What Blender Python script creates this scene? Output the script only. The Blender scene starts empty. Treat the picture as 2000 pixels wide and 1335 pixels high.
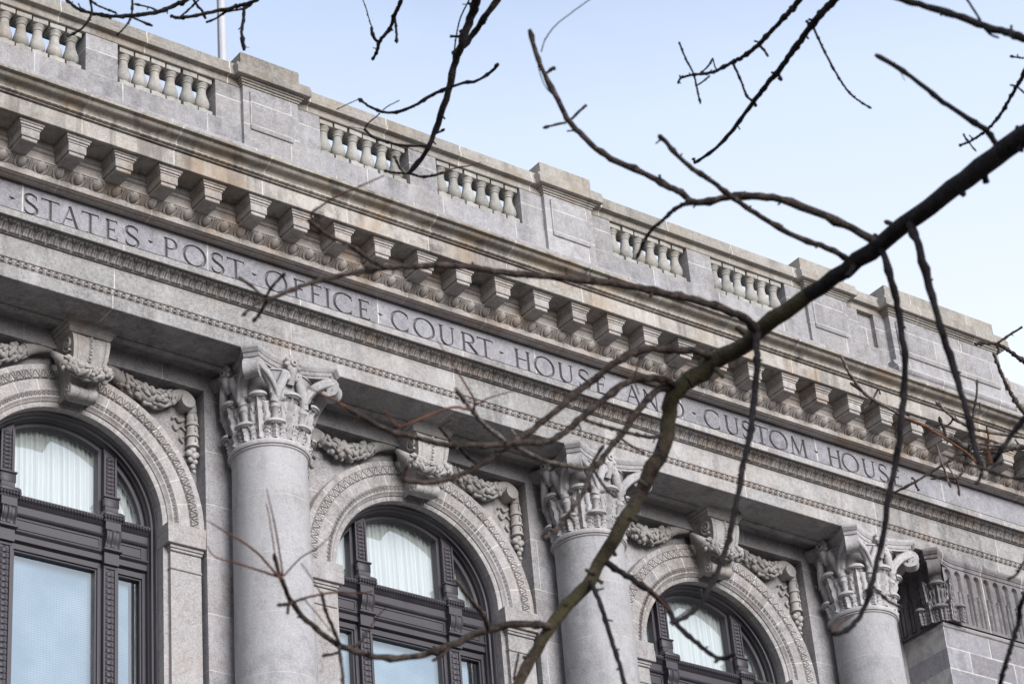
import bpy, math, random
import numpy as np
from mathutils import Vector, Matrix

D = bpy.data
SC = bpy.context.scene
COL = SC.collection
R = math.radians
PI = math.pi
rng = random.Random(7)
Z0 = 17.70                     # height of the column necking above the ground; facade numbers below are relative to it

# ------------------------------------------------------------------ camera, world, sun, exposure
CAMR = Matrix(((0.80577817, -0.58713097, -0.07713), (-0.25725, -0.46484, 0.84719), (0, 0, 0)))
CAM_LOC = Vector((-15.30675, -23.99364, -16.10245 + Z0))
_rot = (0.56098124, -0.101953, -0.63443715)
_v = Vector(_rot)
CAM_M = Matrix.Rotation(_v.length, 3, _v.normalized()) @ Matrix(((1, 0, 0), (0, 0, -1), (0, 1, 0)))
F_PX = 5136.93                 # focal length in pixels of the 2000 px wide photograph
cam_d = D.cameras.new('camera')
cam = D.objects.new('camera', cam_d)
COL.objects.link(cam)
cam.matrix_world = Matrix.Translation(CAM_LOC) @ CAM_M.to_4x4()
cam_d.sensor_width = 36
cam_d.sensor_fit = 'HORIZONTAL'
cam_d.lens = 36 * F_PX / 2000
cam_d.clip_start = 0.1
cam_d.clip_end = 4000
cam_d.dof.use_dof = True
cam_d.dof.focus_distance = 35
cam_d.dof.aperture_fstop = 8.0
SC.camera = cam

SUN_EL, SUN_AZ = R(19), R(179)         # azimuth clockwise from +Y: in front of the facade
world = D.worlds.new('World')
SC.world = world
world.use_nodes = True


def build_world():
    nt = world.node_tree
    n, l = nt.nodes, nt.links
    n.clear()
    out = n.new('ShaderNodeOutputWorld')
    bg = n.new('ShaderNodeBackground')
    bg.inputs['Strength'].default_value = 0.10
    sky = n.new('ShaderNodeTexSky')
    sky.sky_type = 'NISHITA'
    sky.sun_disc = False
    sky.sun_elevation = SUN_EL
    sky.sun_rotation = SUN_AZ
    sky.air_density = 1.0
    sky.dust_density = 1.6
    sky.ozone_density = 1.0
    tc = n.new('ShaderNodeTexCoord')
    mp = n.new('ShaderNodeMapping')
    mp.inputs['Scale'].default_value = (1, 1, 2.2)
    l.new(tc.outputs['Generated'], mp.inputs['Vector'])
    nz = n.new('ShaderNodeTexNoise')
    nz.inputs['Scale'].default_value = 2.6
    nz.inputs['Detail'].default_value = 6
    nz.inputs['Roughness'].default_value = 0.55
    nz.inputs['Distortion'].default_value = 0.4
    l.new(mp.outputs['Vector'], nz.inputs['Vector'])
    ramp = n.new('ShaderNodeValToRGB')
    ramp.color_ramp.elements[0].position = 0.34
    ramp.color_ramp.elements[0].color = (0.72, 0.72, 0.72, 1)
    ramp.color_ramp.elements[1].position = 0.66
    ramp.color_ramp.elements[1].color = (0.92, 0.92, 0.92, 1)
    l.new(nz.outputs['Fac'], ramp.inputs['Fac'])
    mix = n.new('ShaderNodeMix')
    mix.data_type = 'RGBA'
    mix.inputs[7].default_value = (3.45, 4.2, 5.6, 1)     # thin high cloud
    sp = n.new('ShaderNodeSeparateXYZ')
    l.new(tc.outputs['Generated'], sp.inputs[0])
    hz = n.new('ShaderNodeMapRange')               # more haze towards the horizon
    hz.inputs['From Min'].default_value = 0.635
    hz.inputs['From Max'].default_value = 0.47
    hz.inputs['To Min'].default_value = 0.0
    hz.inputs['To Max'].default_value = 0.75
    l.new(sp.outputs[2], hz.inputs['Value'])
    ad = n.new('ShaderNodeMath')
    ad.operation = 'ADD'
    ad.use_clamp = True
    l.new(ramp.outputs['Color'], ad.inputs[0])
    l.new(hz.outputs['Result'], ad.inputs[1])
    l.new(ad.outputs[0], mix.inputs[0])
    mix2 = n.new('ShaderNodeMix')
    mix2.data_type = 'RGBA'
    mix2.inputs[7].default_value = (5.7, 5.85, 6.1, 1)
    l.new(hz.outputs['Result'], mix2.inputs[0])
    l.new(mix.outputs[2], mix2.inputs[6])
    l.new(sky.outputs['Color'], mix.inputs[6])
    low = n.new('ShaderNodeMapRange')              # added dimming of the unseen low sky, deepens soffit and coffer shade
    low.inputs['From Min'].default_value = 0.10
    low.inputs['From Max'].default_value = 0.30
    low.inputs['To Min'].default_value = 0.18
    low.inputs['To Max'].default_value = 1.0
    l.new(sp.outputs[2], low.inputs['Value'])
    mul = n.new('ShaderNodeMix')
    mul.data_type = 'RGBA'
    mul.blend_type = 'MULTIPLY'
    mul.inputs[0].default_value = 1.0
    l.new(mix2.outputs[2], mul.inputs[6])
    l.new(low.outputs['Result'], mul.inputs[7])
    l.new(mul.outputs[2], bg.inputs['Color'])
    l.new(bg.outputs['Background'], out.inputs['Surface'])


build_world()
sun_d = D.lights.new('sun', 'SUN')
sun_d.energy = 2.8
sun_d.angle = R(40)
sun_d.color = (1.0, 0.97, 0.945)
sun = D.objects.new('sun', sun_d)
COL.objects.link(sun)
_sd = Vector((math.sin(SUN_AZ) * math.cos(SUN_EL), math.cos(SUN_AZ) * math.cos(SUN_EL), math.sin(SUN_EL)))
sun.rotation_euler = _sd.to_track_quat('Z', 'Y').to_euler()
sun.location = (10, -40, 40)
SC.view_settings.view_transform = 'Standard'
SC.view_settings.look = 'None'
SC.view_settings.exposure = 0.93
SC.view_settings.gamma = 1.0
SC.render.film_transparent = False
try:
    SC.cycles.max_bounces = 6
    SC.cycles.transparent_max_bounces = 8
    SC.cycles.use_denoising = True
    SC.cycles.denoiser = 'OPENIMAGEDENOISE'
    SC.cycles.denoising_input_passes = 'RGB_ALBEDO_NORMAL'
    SC.cycles.denoising_prefilter = 'NONE'
except Exception:
    pass


# ------------------------------------------------------------------ node helpers and materials
class NT:
    def __init__(self, name):
        self.m = D.materials.new(name)
        self.m.use_nodes = True
        self.t = self.m.node_tree
        self.t.nodes.clear()

    def n(self, kind, **kw):
        x = self.t.nodes.new('ShaderNode' + kind)
        for k, v in kw.items():
            setattr(x, k, v)
        return x

    def put(self, sock, v):
        if isinstance(v, (int, float)):
            sock.default_value = v
        elif isinstance(v, (tuple, list)):
            sock.default_value = tuple(v) if len(v) != 3 or sock.type == 'VECTOR' else (*v, 1)
        else:
            self.t.links.new(v, sock)

    def math(self, op, a, b=0.0, c=0.0, clamp=False):
        x = self.n('Math', operation=op, use_clamp=clamp)
        for i, v in enumerate((a, b, c)):
            if i < len(x.inputs):
                self.put(x.inputs[i], v)
        return x.outputs[0]

    def mix(self, f, a, b, blend='MIX'):
        x = self.n('Mix', data_type='RGBA', blend_type=blend)
        self.put(x.inputs[0], f)
        self.put(x.inputs[6], a)
        self.put(x.inputs[7], b)
        return x.outputs[2]

    def noise(self, vec, scale, detail=4, rough=0.55, dist=0.0):
        x = self.n('TexNoise')
        self.put(x.inputs['Vector'], vec)
        x.inputs['Scale'].default_value = scale
        x.inputs['Detail'].default_value = detail
        x.inputs['Roughness'].default_value = rough
        x.inputs['Distortion'].default_value = dist
        return x.outputs['Fac']

    def ramp(self, f, p0, p1, c0=0.0, c1=1.0):
        x = self.n('MapRange', clamp=True)
        self.put(x.inputs['Value'], f)
        x.inputs['From Min'].default_value = p0
        x.inputs['From Max'].default_value = p1
        x.inputs['To Min'].default_value = c0
        x.inputs['To Max'].default_value = c1
        return x.outputs['Result']

    def mapping(self, vec, scale=(1, 1, 1), loc=(0, 0, 0)):
        x = self.n('Mapping')
        self.put(x.inputs['Vector'], vec)
        x.inputs['Scale'].default_value = scale
        x.inputs['Location'].default_value = loc
        return x.outputs['Vector']

    def finish(self, color, rough=0.85, bump=None, bump_strength=0.2, dist=0.01, spec=0.3):
        b = self.n('BsdfPrincipled')
        self.put(b.inputs['Base Color'], color)
        self.put(b.inputs['Roughness'], rough)
        b.inputs['Specular IOR Level'].default_value = spec
        if bump is not None:
            bp = self.n('Bump')
            bp.inputs['Strength'].default_value = bump_strength
            bp.inputs['Distance'].default_value = dist
            self.put(bp.inputs['Height'], bump)
            self.t.links.new(bp.outputs['Normal'], b.inputs['Normal'])
        o = self.n('OutputMaterial')
        self.t.links.new(b.outputs['BSDF'], o.inputs['Surface'])
        return self.m


def stone(name, tone=(0.37, 0.36, 0.365), stain=0.45, warm=0.25, jx=None, jz=None, bond=0.0, jw=0.012,
          radial=None, block=0.10, grain=0.12, streak=0.35, jointcol=(0.50, 0.49, 0.47), bump=0.25, gritty=0.13):
    """weathered ashlar: mottled tone, soot stains, vertical wash marks, warm iron stains, mortar joints at real positions"""
    tone = (tone[0] * 0.885, tone[1] * 0.885, tone[2] * 0.87)
    t = NT(name)
    geo = t.n('NewGeometry')
    P = geo.outputs['Position']
    sep = t.n('SeparateXYZ')
    t.put(sep.inputs[0], P)
    x, y, z = sep.outputs
    zl = t.math('SUBTRACT', z, Z0)
    big = t.noise(P, 0.9, 6, 0.62, 0.3)
    mid = t.noise(P, 4.5, 6, 0.68, 0.5)
    fine = t.noise(P, 48, 3, 0.75)
    grit = t.noise(P, 17, 4, 0.7)
    strk = t.noise(t.mapping(P, (5.0, 5.0, 0.55)), 1.0, 5, 0.6, 0.2)
    val = t.math('ADD', t.ramp(big, 0.38, 0.62, -0.11, 0.11), t.ramp(mid, 0.36, 0.64, -0.14, 0.14))
    val = t.math('ADD', val, t.ramp(fine, 0.36, 0.64, -grain * 1.5, grain * 1.5))
    val = t.math('ADD', val, t.ramp(grit, 0.34, 0.66, -gritty, gritty))
    bid = None
    jm = None

    def joint(coord, origin, L, shift=None, w=jw):
        q = t.math('SUBTRACT', coord, origin)
        if shift is not None:
            q = t.math('ADD', q, shift)
        q = t.math('DIVIDE', q, L)
        fl = t.math('FLOOR', q)
        fr = t.math('FRACT', q)
        d = t.math('SUBTRACT', 0.5, t.math('ABSOLUTE', t.math('SUBTRACT', fr, 0.5)))
        m = t.ramp(t.math('MULTIPLY', d, L), w * 0.45, w * 0.75, 1, 0)
        return fl, m
    row = None
    if jz:
        row, m = joint(zl, jz[0], jz[1])
        jm = m
        bid = row
    if jx:
        sh = t.math('MULTIPLY', t.math('MODULO', t.math('ADD', row, 100), 2.0), bond * jx[1]) if (row is not None and bond) else None
        fl, m = joint(x, jx[0], jx[1], sh)
        jm = m if jm is None else t.math('MAXIMUM', jm, m)
        bid = fl if bid is None else t.math('ADD', t.math('MULTIPLY', bid, 17.3), fl)
    if radial:
        tc = t.n('TexCoord')
        s2 = t.n('SeparateXYZ')
        t.put(s2.inputs[0], tc.outputs['Object'])
        ang = t.math('ARCTAN2', s2.outputs[2], s2.outputs[0])
        q = t.math('DIVIDE', ang, PI / radial)
        fl = t.math('FLOOR', q)
        fr = t.math('FRACT', q)
        d = t.math('SUBTRACT', 0.5, t.math('ABSOLUTE', t.math('SUBTRACT', fr, 0.5)))
        m = t.ramp(t.math('MULTIPLY', d, PI / radial * 1.5), jw * 0.45, jw * 0.8, 1, 0)
        m = t.math('MULTIPLY', m, t.math('GREATER_THAN', s2.outputs[2], -0.01))
        jm = m if jm is None else t.math('MAXIMUM', jm, m)
        bid = fl if bid is None else t.math('ADD', bid, fl)
    if bid is not None:
        wn = t.n('TexWhiteNoise', noise_dimensions='1D')
        t.put(wn.inputs['W'], bid)
        val = t.math('ADD', val, t.math('MULTIPLY', t.math('SUBTRACT', wn.outputs['Value'], 0.5), 3 * block))
    oi = t.n('ObjectInfo')
    val = t.math('ADD', val, t.math('MULTIPLY', t.math('SUBTRACT', oi.outputs['Random'], 0.5), 0.28))
    hsv = t.n('HueSaturation')
    hsv.inputs['Color'].default_value = (*tone, 1)
    t.put(hsv.inputs['Value'], t.math('ADD', 1.0, val))
    col = hsv.outputs['Color']
    # iron-brown washes
    wm = t.math('MULTIPLY', t.ramp(t.noise(t.mapping(P, (1, 1, 1.0), (3.1, 7.7, 1.3)), 1.35, 6, 0.65, 0.6), 0.49, 0.64), warm)
    col = t.mix(wm, col, (tone[0] * 0.88, tone[1] * 0.66, tone[2] * 0.46))
    # soot: blotchy and streaky
    soot = t.math('MULTIPLY', t.ramp(mid, 0.46, 0.62), t.ramp(big, 0.44, 0.58))
    soot = t.math('MAXIMUM', t.math('MULTIPLY', soot, stain), t.math('MULTIPLY', t.ramp(strk, 0.52, 0.66), streak))
    col = t.mix(soot, col, (tone[0] * 0.36, tone[1] * 0.34, tone[2] * 0.35))
    # pale lime washes
    pale = t.math('MULTIPLY', t.ramp(t.noise(t.mapping(P, (3.0, 3.0, 0.9), (9, 2, 5)), 1.0, 5, 0.6, 0.4), 0.53, 0.68), 0.38)
    col = t.mix(pale, col, (min(1, tone[0] * 1.45), min(1, tone[1] * 1.45), min(1, tone[2] * 1.46)))
    if jm is not None:
        jm = t.math('MULTIPLY', jm, t.ramp(t.noise(P, 6, 3), 0.35, 0.6, 0.35, 1.0))
        col = t.mix(jm, col, jointcol)
    hgt = t.math('ADD', t.math('MULTIPLY', t.noise(P, 30, 5, 0.65), 1.0), t.math('MULTIPLY', fine, 0.4))
    if jm is not None:
        hgt = t.math('SUBTRACT', hgt, t.math('MULTIPLY', jm, 0.5))
    return t.finish(col, 0.88, hgt, bump, 0.012)


M = {}
BASE = (0.370, 0.362, 0.370)
COOL = (0.345, 0.345, 0.370)
M['arch'] = stone('stone_architrave', BASE, jx=(0.02, 2.5), warm=0.15, stain=0.5, streak=0.45)
M['orn'] = stone('stone_ornament', (0.432, 0.412, 0.414), warm=0.45, stain=0.5, jx=(0.0, 2.5), block=0.06)
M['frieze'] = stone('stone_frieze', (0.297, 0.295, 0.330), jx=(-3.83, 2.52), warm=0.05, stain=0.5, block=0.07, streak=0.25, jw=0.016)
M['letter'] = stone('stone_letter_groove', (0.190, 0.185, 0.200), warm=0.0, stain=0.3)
M['corn'] = stone('stone_cornice', (0.371, 0.350, 0.332), jx=(-3.43, 1.25), warm=0.60, stain=0.95, block=0.11, streak=0.65)
M['cyma'] = stone('stone_cyma', (0.37, 0.345, 0.315), jx=(-3.43, 1.25), warm=0.8, stain=1.0, block=0.13, streak=0.75, jw=0.016)
M['mod'] = stone('stone_modillion', (0.381, 0.360, 0.354), warm=0.5, stain=0.5, block=0.05)
M['bed'] = stone('stone_bed_moulding', (0.377, 0.350, 0.338), jx=(0.3, 1.25), warm=0.6, stain=0.5)
M['par'] = stone('stone_parapet', (0.329, 0.322, 0.339), jx=(0.3, 1.25), jz=(4.45, 0.37), bond=0.5, warm=0.15, stain=0.45, block=0.07)
M['rail'] = stone('stone_rail', (0.317, 0.297, 0.275), jx=(0.62, 1.25), warm=0.4, stain=0.4)
M['bal'] = stone('stone_baluster', (0.356, 0.347, 0.331), warm=0.25, stain=0.5, grain=0.05)
M['col'] = stone('granite_shaft', (0.341, 0.338, 0.357), jz=(-0.72, 0.79), warm=0.08, stain=0.25, streak=0.22, grain=0.10, gritty=0.05, block=0.03, jw=0.007, jointcol=(0.42, 0.41, 0.42), bump=0.12)
M['cap'] = stone('stone_capital', (0.387, 0.377, 0.393), warm=0.12, stain=0.35, streak=0.2)
M['wall'] = stone('granite_wall', (0.333, 0.325, 0.345), jx=(0.6, 1.9), jz=(-2.10, 0.74), warm=0.16, stain=0.2, streak=0.15, grain=0.16, bond=0.5, block=0.05, jw=0.008)
M['pav'] = stone('ashlar_pavilion', (0.258, 0.253, 0.280), jx=(11.15, 0.92), jz=(-0.33, 0.335), bond=0.5, warm=0.2, stain=0.55, block=0.16, jw=0.018, jointcol=(0.46, 0.45, 0.44))
M['anta'] = stone('stone_pilaster_capital', (0.196, 0.188, 0.203), jx=(11.25, 0.86), warm=0.25, stain=0.6, streak=0.6)
M['archv'] = stone('stone_archivolt', (0.347, 0.332, 0.339), radial=15, warm=0.2, stain=0.25, streak=0.12, grain=0.14, block=0.05, jw=0.010)
M['swag'] = stone('stone_garland', (0.363, 0.352, 0.354), warm=0.3, stain=0.3)
M['hole_shade'] = stone('drill_hole_shade', (0.060, 0.055, 0.055), warm=0.0, stain=0.2)  # dark colour stands in for the shade inside drilled holes
M['roof'] = stone('roof_wall', (0.22, 0.23, 0.26), jx=(0, 2.0), warm=0.0, stain=0.2)


def metal_paint():
    t = NT('window_paint')
    P = t.n('NewGeometry').outputs['Position']
    a = t.noise(P, 3, 5)
    c = t.mix(t.ramp(a, 0.3, 0.7), (0.031, 0.028, 0.036), (0.048, 0.043, 0.053))
    c = t.mix(t.ramp(t.noise(P, 40, 4, 0.7), 0.62, 0.75, 0, 0.35), c, (0.16, 0.15, 0.16))
    return t.finish(c, t.ramp(a, 0.3, 0.7, 0.42, 0.6), t.noise(P, 50, 3), 0.08, 0.01, 0.4)


def glass(name, tint, refl):
    t = NT(name)
    P = t.n('NewGeometry').outputs['Position']
    tr = t.n('BsdfTransparent')
    tr.inputs['Color'].default_value = (*tint, 1)
    gl = t.n('BsdfGlossy')
    gl.inputs['Roughness'].default_value = 0.0
    gl.inputs['Color'].default_value = (0.92, 0.97, 1.0, 1)
    bp = t.n('Bump')
    bp.inputs['Strength'].default_value = 0.035
    bp.inputs['Distance'].default_value = 0.05
    t.put(bp.inputs['Height'], t.noise(P, 1.3, 2))
    t.t.links.new(bp.outputs['Normal'], gl.inputs['Normal'])
    mx = t.n('MixShader')
    mx.inputs[0].default_value = refl
    t.t.links.new(tr.outputs[0], mx.inputs[1])
    t.t.links.new(gl.outputs[0], mx.inputs[2])
    o = t.n('OutputMaterial')
    t.t.links.new(mx.outputs[0], o.inputs['Surface'])
    return t.m


def curtain_mat():
    t = NT('curtain_cloth')
    P = t.n('NewGeometry').outputs['Position']
    a = t.noise(t.mapping(P, (60, 60, 0.4)), 1.0, 3, 0.6)
    c = t.mix(t.ramp(a, 0.3, 0.7), (0.66, 0.68, 0.66), (0.83, 0.85, 0.82))
    return t.finish(c, 0.9)


def blind_mat():
    t = NT('roller_blind_mesh')
    P = t.n('NewGeometry').outputs['Position']
    s = t.n('SeparateXYZ')
    t.put(s.inputs[0], P)

    def line(v, L, w):
        f = t.math('FRACT', t.math('DIVIDE', v, L))
        return t.math('LESS_THAN', f, w)
    g = t.math('MAXIMUM', line(s.outputs[2], 0.030, 0.36), t.math('MULTIPLY', line(s.outputs[0], 0.040, 0.20), 0.6))
    big = t.ramp(t.noise(P, 1.1, 5), 0.38, 0.62)
    base = t.mix(big, (0.25, 0.34, 0.42), (0.46, 0.54, 0.60))
    return t.finish(t.mix(t.math('MULTIPLY', g, 0.55), base, (0.15, 0.20, 0.27)), 0.8)


M['paint'] = metal_paint()
M['glass_up'] = glass('glass_upper', (0.84, 0.865, 0.88), 0.30)
M['glass_lo'] = glass('glass_lower', (0.80, 0.87, 0.92), 0.34)
M['curtain'] = curtain_mat()
M['blind'] = blind_mat()


def simple(name, c0, c1, scale, rough=0.8, bump=0.2, dist=0.01):
    t = NT(name)
    P = t.n('NewGeometry').outputs['Position']
    return t.finish(t.mix(t.ramp(t.noise(P, scale, 6, 0.65), 0.3, 0.7), c0, c1), rough, t.noise(P, scale * 6, 4), bump, dist)


M['dark'] = simple('interior_dark', (0.05, 0.055, 0.06), (0.08, 0.085, 0.09), 1.0)
M['room'] = simple('room_plaster', (0.45, 0.45, 0.43), (0.52, 0.52, 0.50), 1.0)
M['white'] = simple('pole_white', (0.38, 0.39, 0.43), (0.44, 0.45, 0.48), 2.0, 0.4, 0.02)
M['gold'] = simple('pole_cap_metal', (0.35, 0.26, 0.10), (0.45, 0.33, 0.14), 3.0, 0.35, 0.05)
M['ground'] = simple('ground_paving', (0.060, 0.050, 0.042), (0.095, 0.080, 0.068), 0.5)


def bark(name, a, b, moss):
    t = NT(name)
    P = t.n('NewGeometry').outputs['Position']
    n1 = t.noise(P, 26, 6, 0.7, 0.4)
    c = t.mix(t.ramp(n1, 0.40, 0.60), a, b)
    pale = t.math('MULTIPLY', t.ramp(t.noise(P, 42, 4, 0.6), 0.57, 0.66), 0.6)
    c = t.mix(pale, c, (b[0] * 1.9, b[1] * 1.9, b[2] * 1.85))
    if moss:
        ms = t.math('MULTIPLY', t.ramp(t.noise(P, 2.6, 5, 0.6), 0.43, 0.58), moss)
        c = t.mix(ms, c, (0.050, 0.044, 0.020))
    return t.finish(c, 0.9, n1, 0.9, 0.02)


M['bark'] = bark('bark_limb', (0.013, 0.009, 0.007), (0.060, 0.043, 0.032), 0.8)
M['twig'] = bark('bark_twig', (0.013, 0.010, 0.009), (0.070, 0.051, 0.043), 0.0)
M['twig_shaded'] = bark('bark_shaded', (0.006, 0.005, 0.006), (0.022, 0.017, 0.018), 0.0)  # darkened bark copy, backlit shade put into the colour
M['red'] = simple('red_leaf_stalk', (0.070, 0.030, 0.020), (0.15, 0.062, 0.032), 8.0)
M['pale'] = bark('bark_lichen', (0.050, 0.042, 0.038), (0.20, 0.175, 0.165), 0.3)


# ------------------------------------------------------------------ mesh builder
class MB:
    def __init__(self):
        self.v, self.f, self.mi = [], [], []
        self.cur = 0

    def add(self, verts, faces, mat=None):
        o = len(self.v)
        self.v.extend([tuple(map(float, p)) for p in verts])
        m = self.cur if mat is None else mat
        for f in faces:
            self.f.append(tuple(i + o for i in f))
            self.mi.append(m)

    def box(self, x0, x1, y0, y1, z0, z1, mat=None):
        v = [(x0, y0, z0), (x1, y0, z0), (x1, y1, z0), (x0, y1, z0), (x0, y0, z1), (x1, y0, z1), (x1, y1, z1), (x0, y1, z1)]
        self.add(v, [(0, 3, 2, 1), (4, 5, 6, 7), (0, 1, 5, 4), (1, 2, 6, 5), (2, 3, 7, 6), (3, 0, 4, 7)], mat)

    def cbox(self, x0, x1, y0, y1, z0, z1, c=0.008, mat=None):
        """box with chamfered vertical and horizontal front edges"""
        prof = [(y1, z0), (y0 + c, z0), (y0, z0 + c), (y0, z1 - c), (y0 + c, z1), (y1, z1)]
        self.extr(prof, x0, x1, mat, closed=True, inset=c)

    def extr(self, prof, x0, x1, mat=None, closed=True, inset=0.0, cap=True):
        """(y,z) profile extruded along x"""
        n = len(prof)
        if inset:
            cy = sum(p[0] for p in prof) / n
            cz = sum(p[1] for p in prof) / n
            hy = max(abs(p[0] - cy) for p in prof) or 1
            hz = max(abs(p[1] - cz) for p in prof) or 1
            small = [(cy + (p[0] - cy) * (1 - inset / hy), cz + (p[1] - cz) * (1 - inset / hz)) for p in prof]
            secs = [(x0, small), (x0 + inset, prof), (x1 - inset, prof), (x1, small)]
        else:
            secs = [(x0, prof), (x1, prof)]
        v = [(x, p[0], p[1]) for x, pr in secs for p in pr]
        f = []
        for s in range(len(secs) - 1):
            for i in range(n if closed else n - 1):
                j = (i + 1) % n
                f.append((s * n + i, s * n + j, (s + 1) * n + j, (s + 1) * n + i))
        if closed and cap:
            f.append(tuple(range(n)))
            f.append(tuple((len(secs) - 1) * n + i for i in range(n))[::-1])
        self.add(v, f, mat)

    def grid(self, pts, mat=None, close_u=False, close_v=False):
        """pts: array (nu,nv,3)"""
        pts = np.asarray(pts, float)
        nu, nv = pts.shape[:2]
        idx = np.arange(nu * nv).reshape(nu, nv)
        a = idx if not close_u else np.vstack([idx, idx[:1]])
        a = a if not close_v else np.hstack([a, a[:, :1]])
        q = np.stack([a[:-1, :-1], a[1:, :-1], a[1:, 1:], a[:-1, 1:]], -1).reshape(-1, 4)
        self.add(pts.reshape(-1, 3), q.tolist(), mat)

    def lathe(self, prof, c=(0, 0), n=32, mat=None, a0=0.0, a1=2 * PI, cap=True):
        full = abs(a1 - a0 - 2 * PI) < 1e-6
        A = np.linspace(a0, a1, n + (0 if full else 1), endpoint=not full)
        pr = np.array(prof, float)
        pts = np.zeros((len(A), len(pr), 3))
        pts[..., 0] = c[0] + np.cos(A)[:, None] * pr[None, :, 0]
        pts[..., 1] = c[1] + np.sin(A)[:, None] * pr[None, :, 0]
        pts[..., 2] = pr[None, :, 1]
        self.grid(pts, mat, close_u=full)
        if cap and full:
            o = len(self.v) - len(A) * len(pr)
            for k in (0, len(pr) - 1):
                if pr[k, 0] > 1e-4:
                    self.f.append(tuple(o + i * len(pr) + k for i in range(len(A))))
                    self.mi.append(self.cur if mat is None else mat)

    def tube(self, path, rad, n=8, mat=None, flat=1.0, up=None, cap=True):
        P = [Vector(p) for p in path]
        m = len(P)
        rad = [rad] * m if isinstance(rad, (int, float)) else rad
        T = []
        for i in range(m):
            t = P[min(i + 1, m - 1)] - P[max(i - 1, 0)]
            T.append(t.normalized() if t.length > 1e-9 else Vector((0, 0, 1)))
        N = Vector(up) if up is not None else Vector((0.31, 0.17, 0.93))
        if abs(N.dot(T[0])) > 0.95:
            N = Vector((1, 0.2, 0))
        pts = np.zeros((m, n, 3))
        for i in range(m):
            N = (N - T[i] * N.dot(T[i]))
            N = N.normalized() if N.length > 1e-6 else T[i].orthogonal().normalized()
            B = T[i].cross(N)
            for k in range(n):
                a = 2 * PI * (k + 0.5) / n
                q = P[i] + (N * math.cos(a) + B * math.sin(a) * flat) * rad[i]
                pts[i, k] = q
        self.grid(pts, mat, close_v=True)
        if cap:
            o = len(self.v) - m * n
            self.f.append(tuple(o + k for k in range(n))[::-1])
            self.mi.append(self.cur if mat is None else mat)
            self.f.append(tuple(o + (m - 1) * n + k for k in range(n)))
            self.mi.append(self.cur if mat is None else mat)

    def ball(self, c, r, rot=None, nu=8, nv=6, mat=None):
        r = (r, r, r) if isinstance(r, (int, float)) else r
        A = np.linspace(0, 2 * PI, nu, endpoint=False)
        B = np.linspace(-PI / 2, PI / 2, nv)
        p = np.stack([np.cos(B)[None] * np.cos(A)[:, None] * r[0], np.cos(B)[None] * np.sin(A)[:, None] * r[1],
                      np.sin(B)[None] * np.ones_like(A)[:, None] * r[2]], -1)
        if rot is not None:
            p = p @ np.array(rot).T
        self.grid(p + np.array(c), mat, close_u=True)

    def build(self, name, mats, parent=None, loc=(0, 0, 0), smooth=True, sharp=38, rotz=0.0):
        me = D.meshes.new(name)
        me.from_pydata(self.v, [], self.f)
        for m in (mats if isinstance(mats, (list, tuple)) else [mats]):
            me.materials.append(m)
        if any(self.mi):
            me.polygons.foreach_set('material_index', self.mi)
        if smooth:
            me.polygons.foreach_set('use_smooth', [True] * len(me.polygons))
            me.set_sharp_from_angle(angle=R(sharp))
        me.update()
        o = D.objects.new(name, me)
        COL.objects.link(o)
        if parent is not None:
            o.parent = parent
        o.location = loc
        o.rotation_euler = (0, 0, rotz)
        return o


def empty(name, loc=(0, 0, 0), parent=None):
    o = D.objects.new(name, None)
    o.empty_display_size = 0.2
    COL.objects.link(o)
    o.parent = parent
    o.location = loc
    return o


def tag(o, label=None, cat=None, group=None, kind=None):
    if label:
        o['label'] = label
    if cat:
        o['category'] = cat
    if group:
        o['group'] = group
    if kind:
        o['kind'] = kind
    return o


def copy_tree(o, parent, loc):
    """a copy of a part (or thing) with copies of its children; mesh data is shared"""
    c = o.copy()
    COL.objects.link(c)
    c.parent = parent
    c.location = loc
    for ch in list(o.children):
        copy_tree(ch, c, ch.location)
    return c


def relief(mb, s0, s1, n, prof, h, mapf, amp, nu=12, nv=9, flip=1, mat=None):
    """carved band: n equal units between s0 and s1 along the run; prof = cross-section points (bottom to top); h(u,v) in 0..1"""
    pr = np.array(prof, float)
    d = np.r_[0, np.cumsum(np.hypot(*np.diff(pr, axis=0).T))]
    V = np.linspace(0, 1, nv)
    a = np.interp(V * d[-1], d, pr[:, 0])
    b = np.interp(V * d[-1], d, pr[:, 1])
    ta, tb = np.gradient(a), np.gradient(b)
    L = np.hypot(ta, tb)
    na, nb = -tb / L * flip, ta / L * flip
    u1 = np.linspace(0, 1, nu, endpoint=False)
    U = np.r_[np.tile(u1, n), 1.0]
    S = s0 + (s1 - s0) * np.r_[(np.repeat(np.arange(n), nu) + np.tile(u1, n)) / n, 1.0]
    H = h(U[:, None], V[None, :]) * amp
    Aa = a[None] + na[None] * H
    Bb = b[None] + nb[None] * H
    mb.grid(mapf(S[:, None] + 0 * H, Aa, Bb), mat)


def lin(S, Y, Zv):
    return np.stack([S, Y, Zv], -1)


def cutline(d, w):
    return np.clip(1 - np.abs(d) / w, 0, 1) ** 0.7


def h_egg(u, v):
    du = (u - 0.5) / 0.27
    dv = (v - 0.95) / 0.84
    r = np.sqrt(du ** 2 + dv ** 2)
    egg = 0.25 + 0.75 * np.sqrt(np.clip(1 - r ** 2, 0, 1))
    e = np.minimum(u, 1 - u)
    h = np.where(r < 1.0, egg, 0.85)
    h = h - 0.95 * cutline(r - 1.08, 0.16) - 0.95 * cutline(r - 1.50, 0.11)
    h = h - 0.85 * cutline(e - 0.028, 0.026) * (r > 1.45)
    h = np.where((r > 1.52) & (v < 0.42 - 2.2 * e), 0.0, h)
    return np.clip(h, 0, 1)


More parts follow.
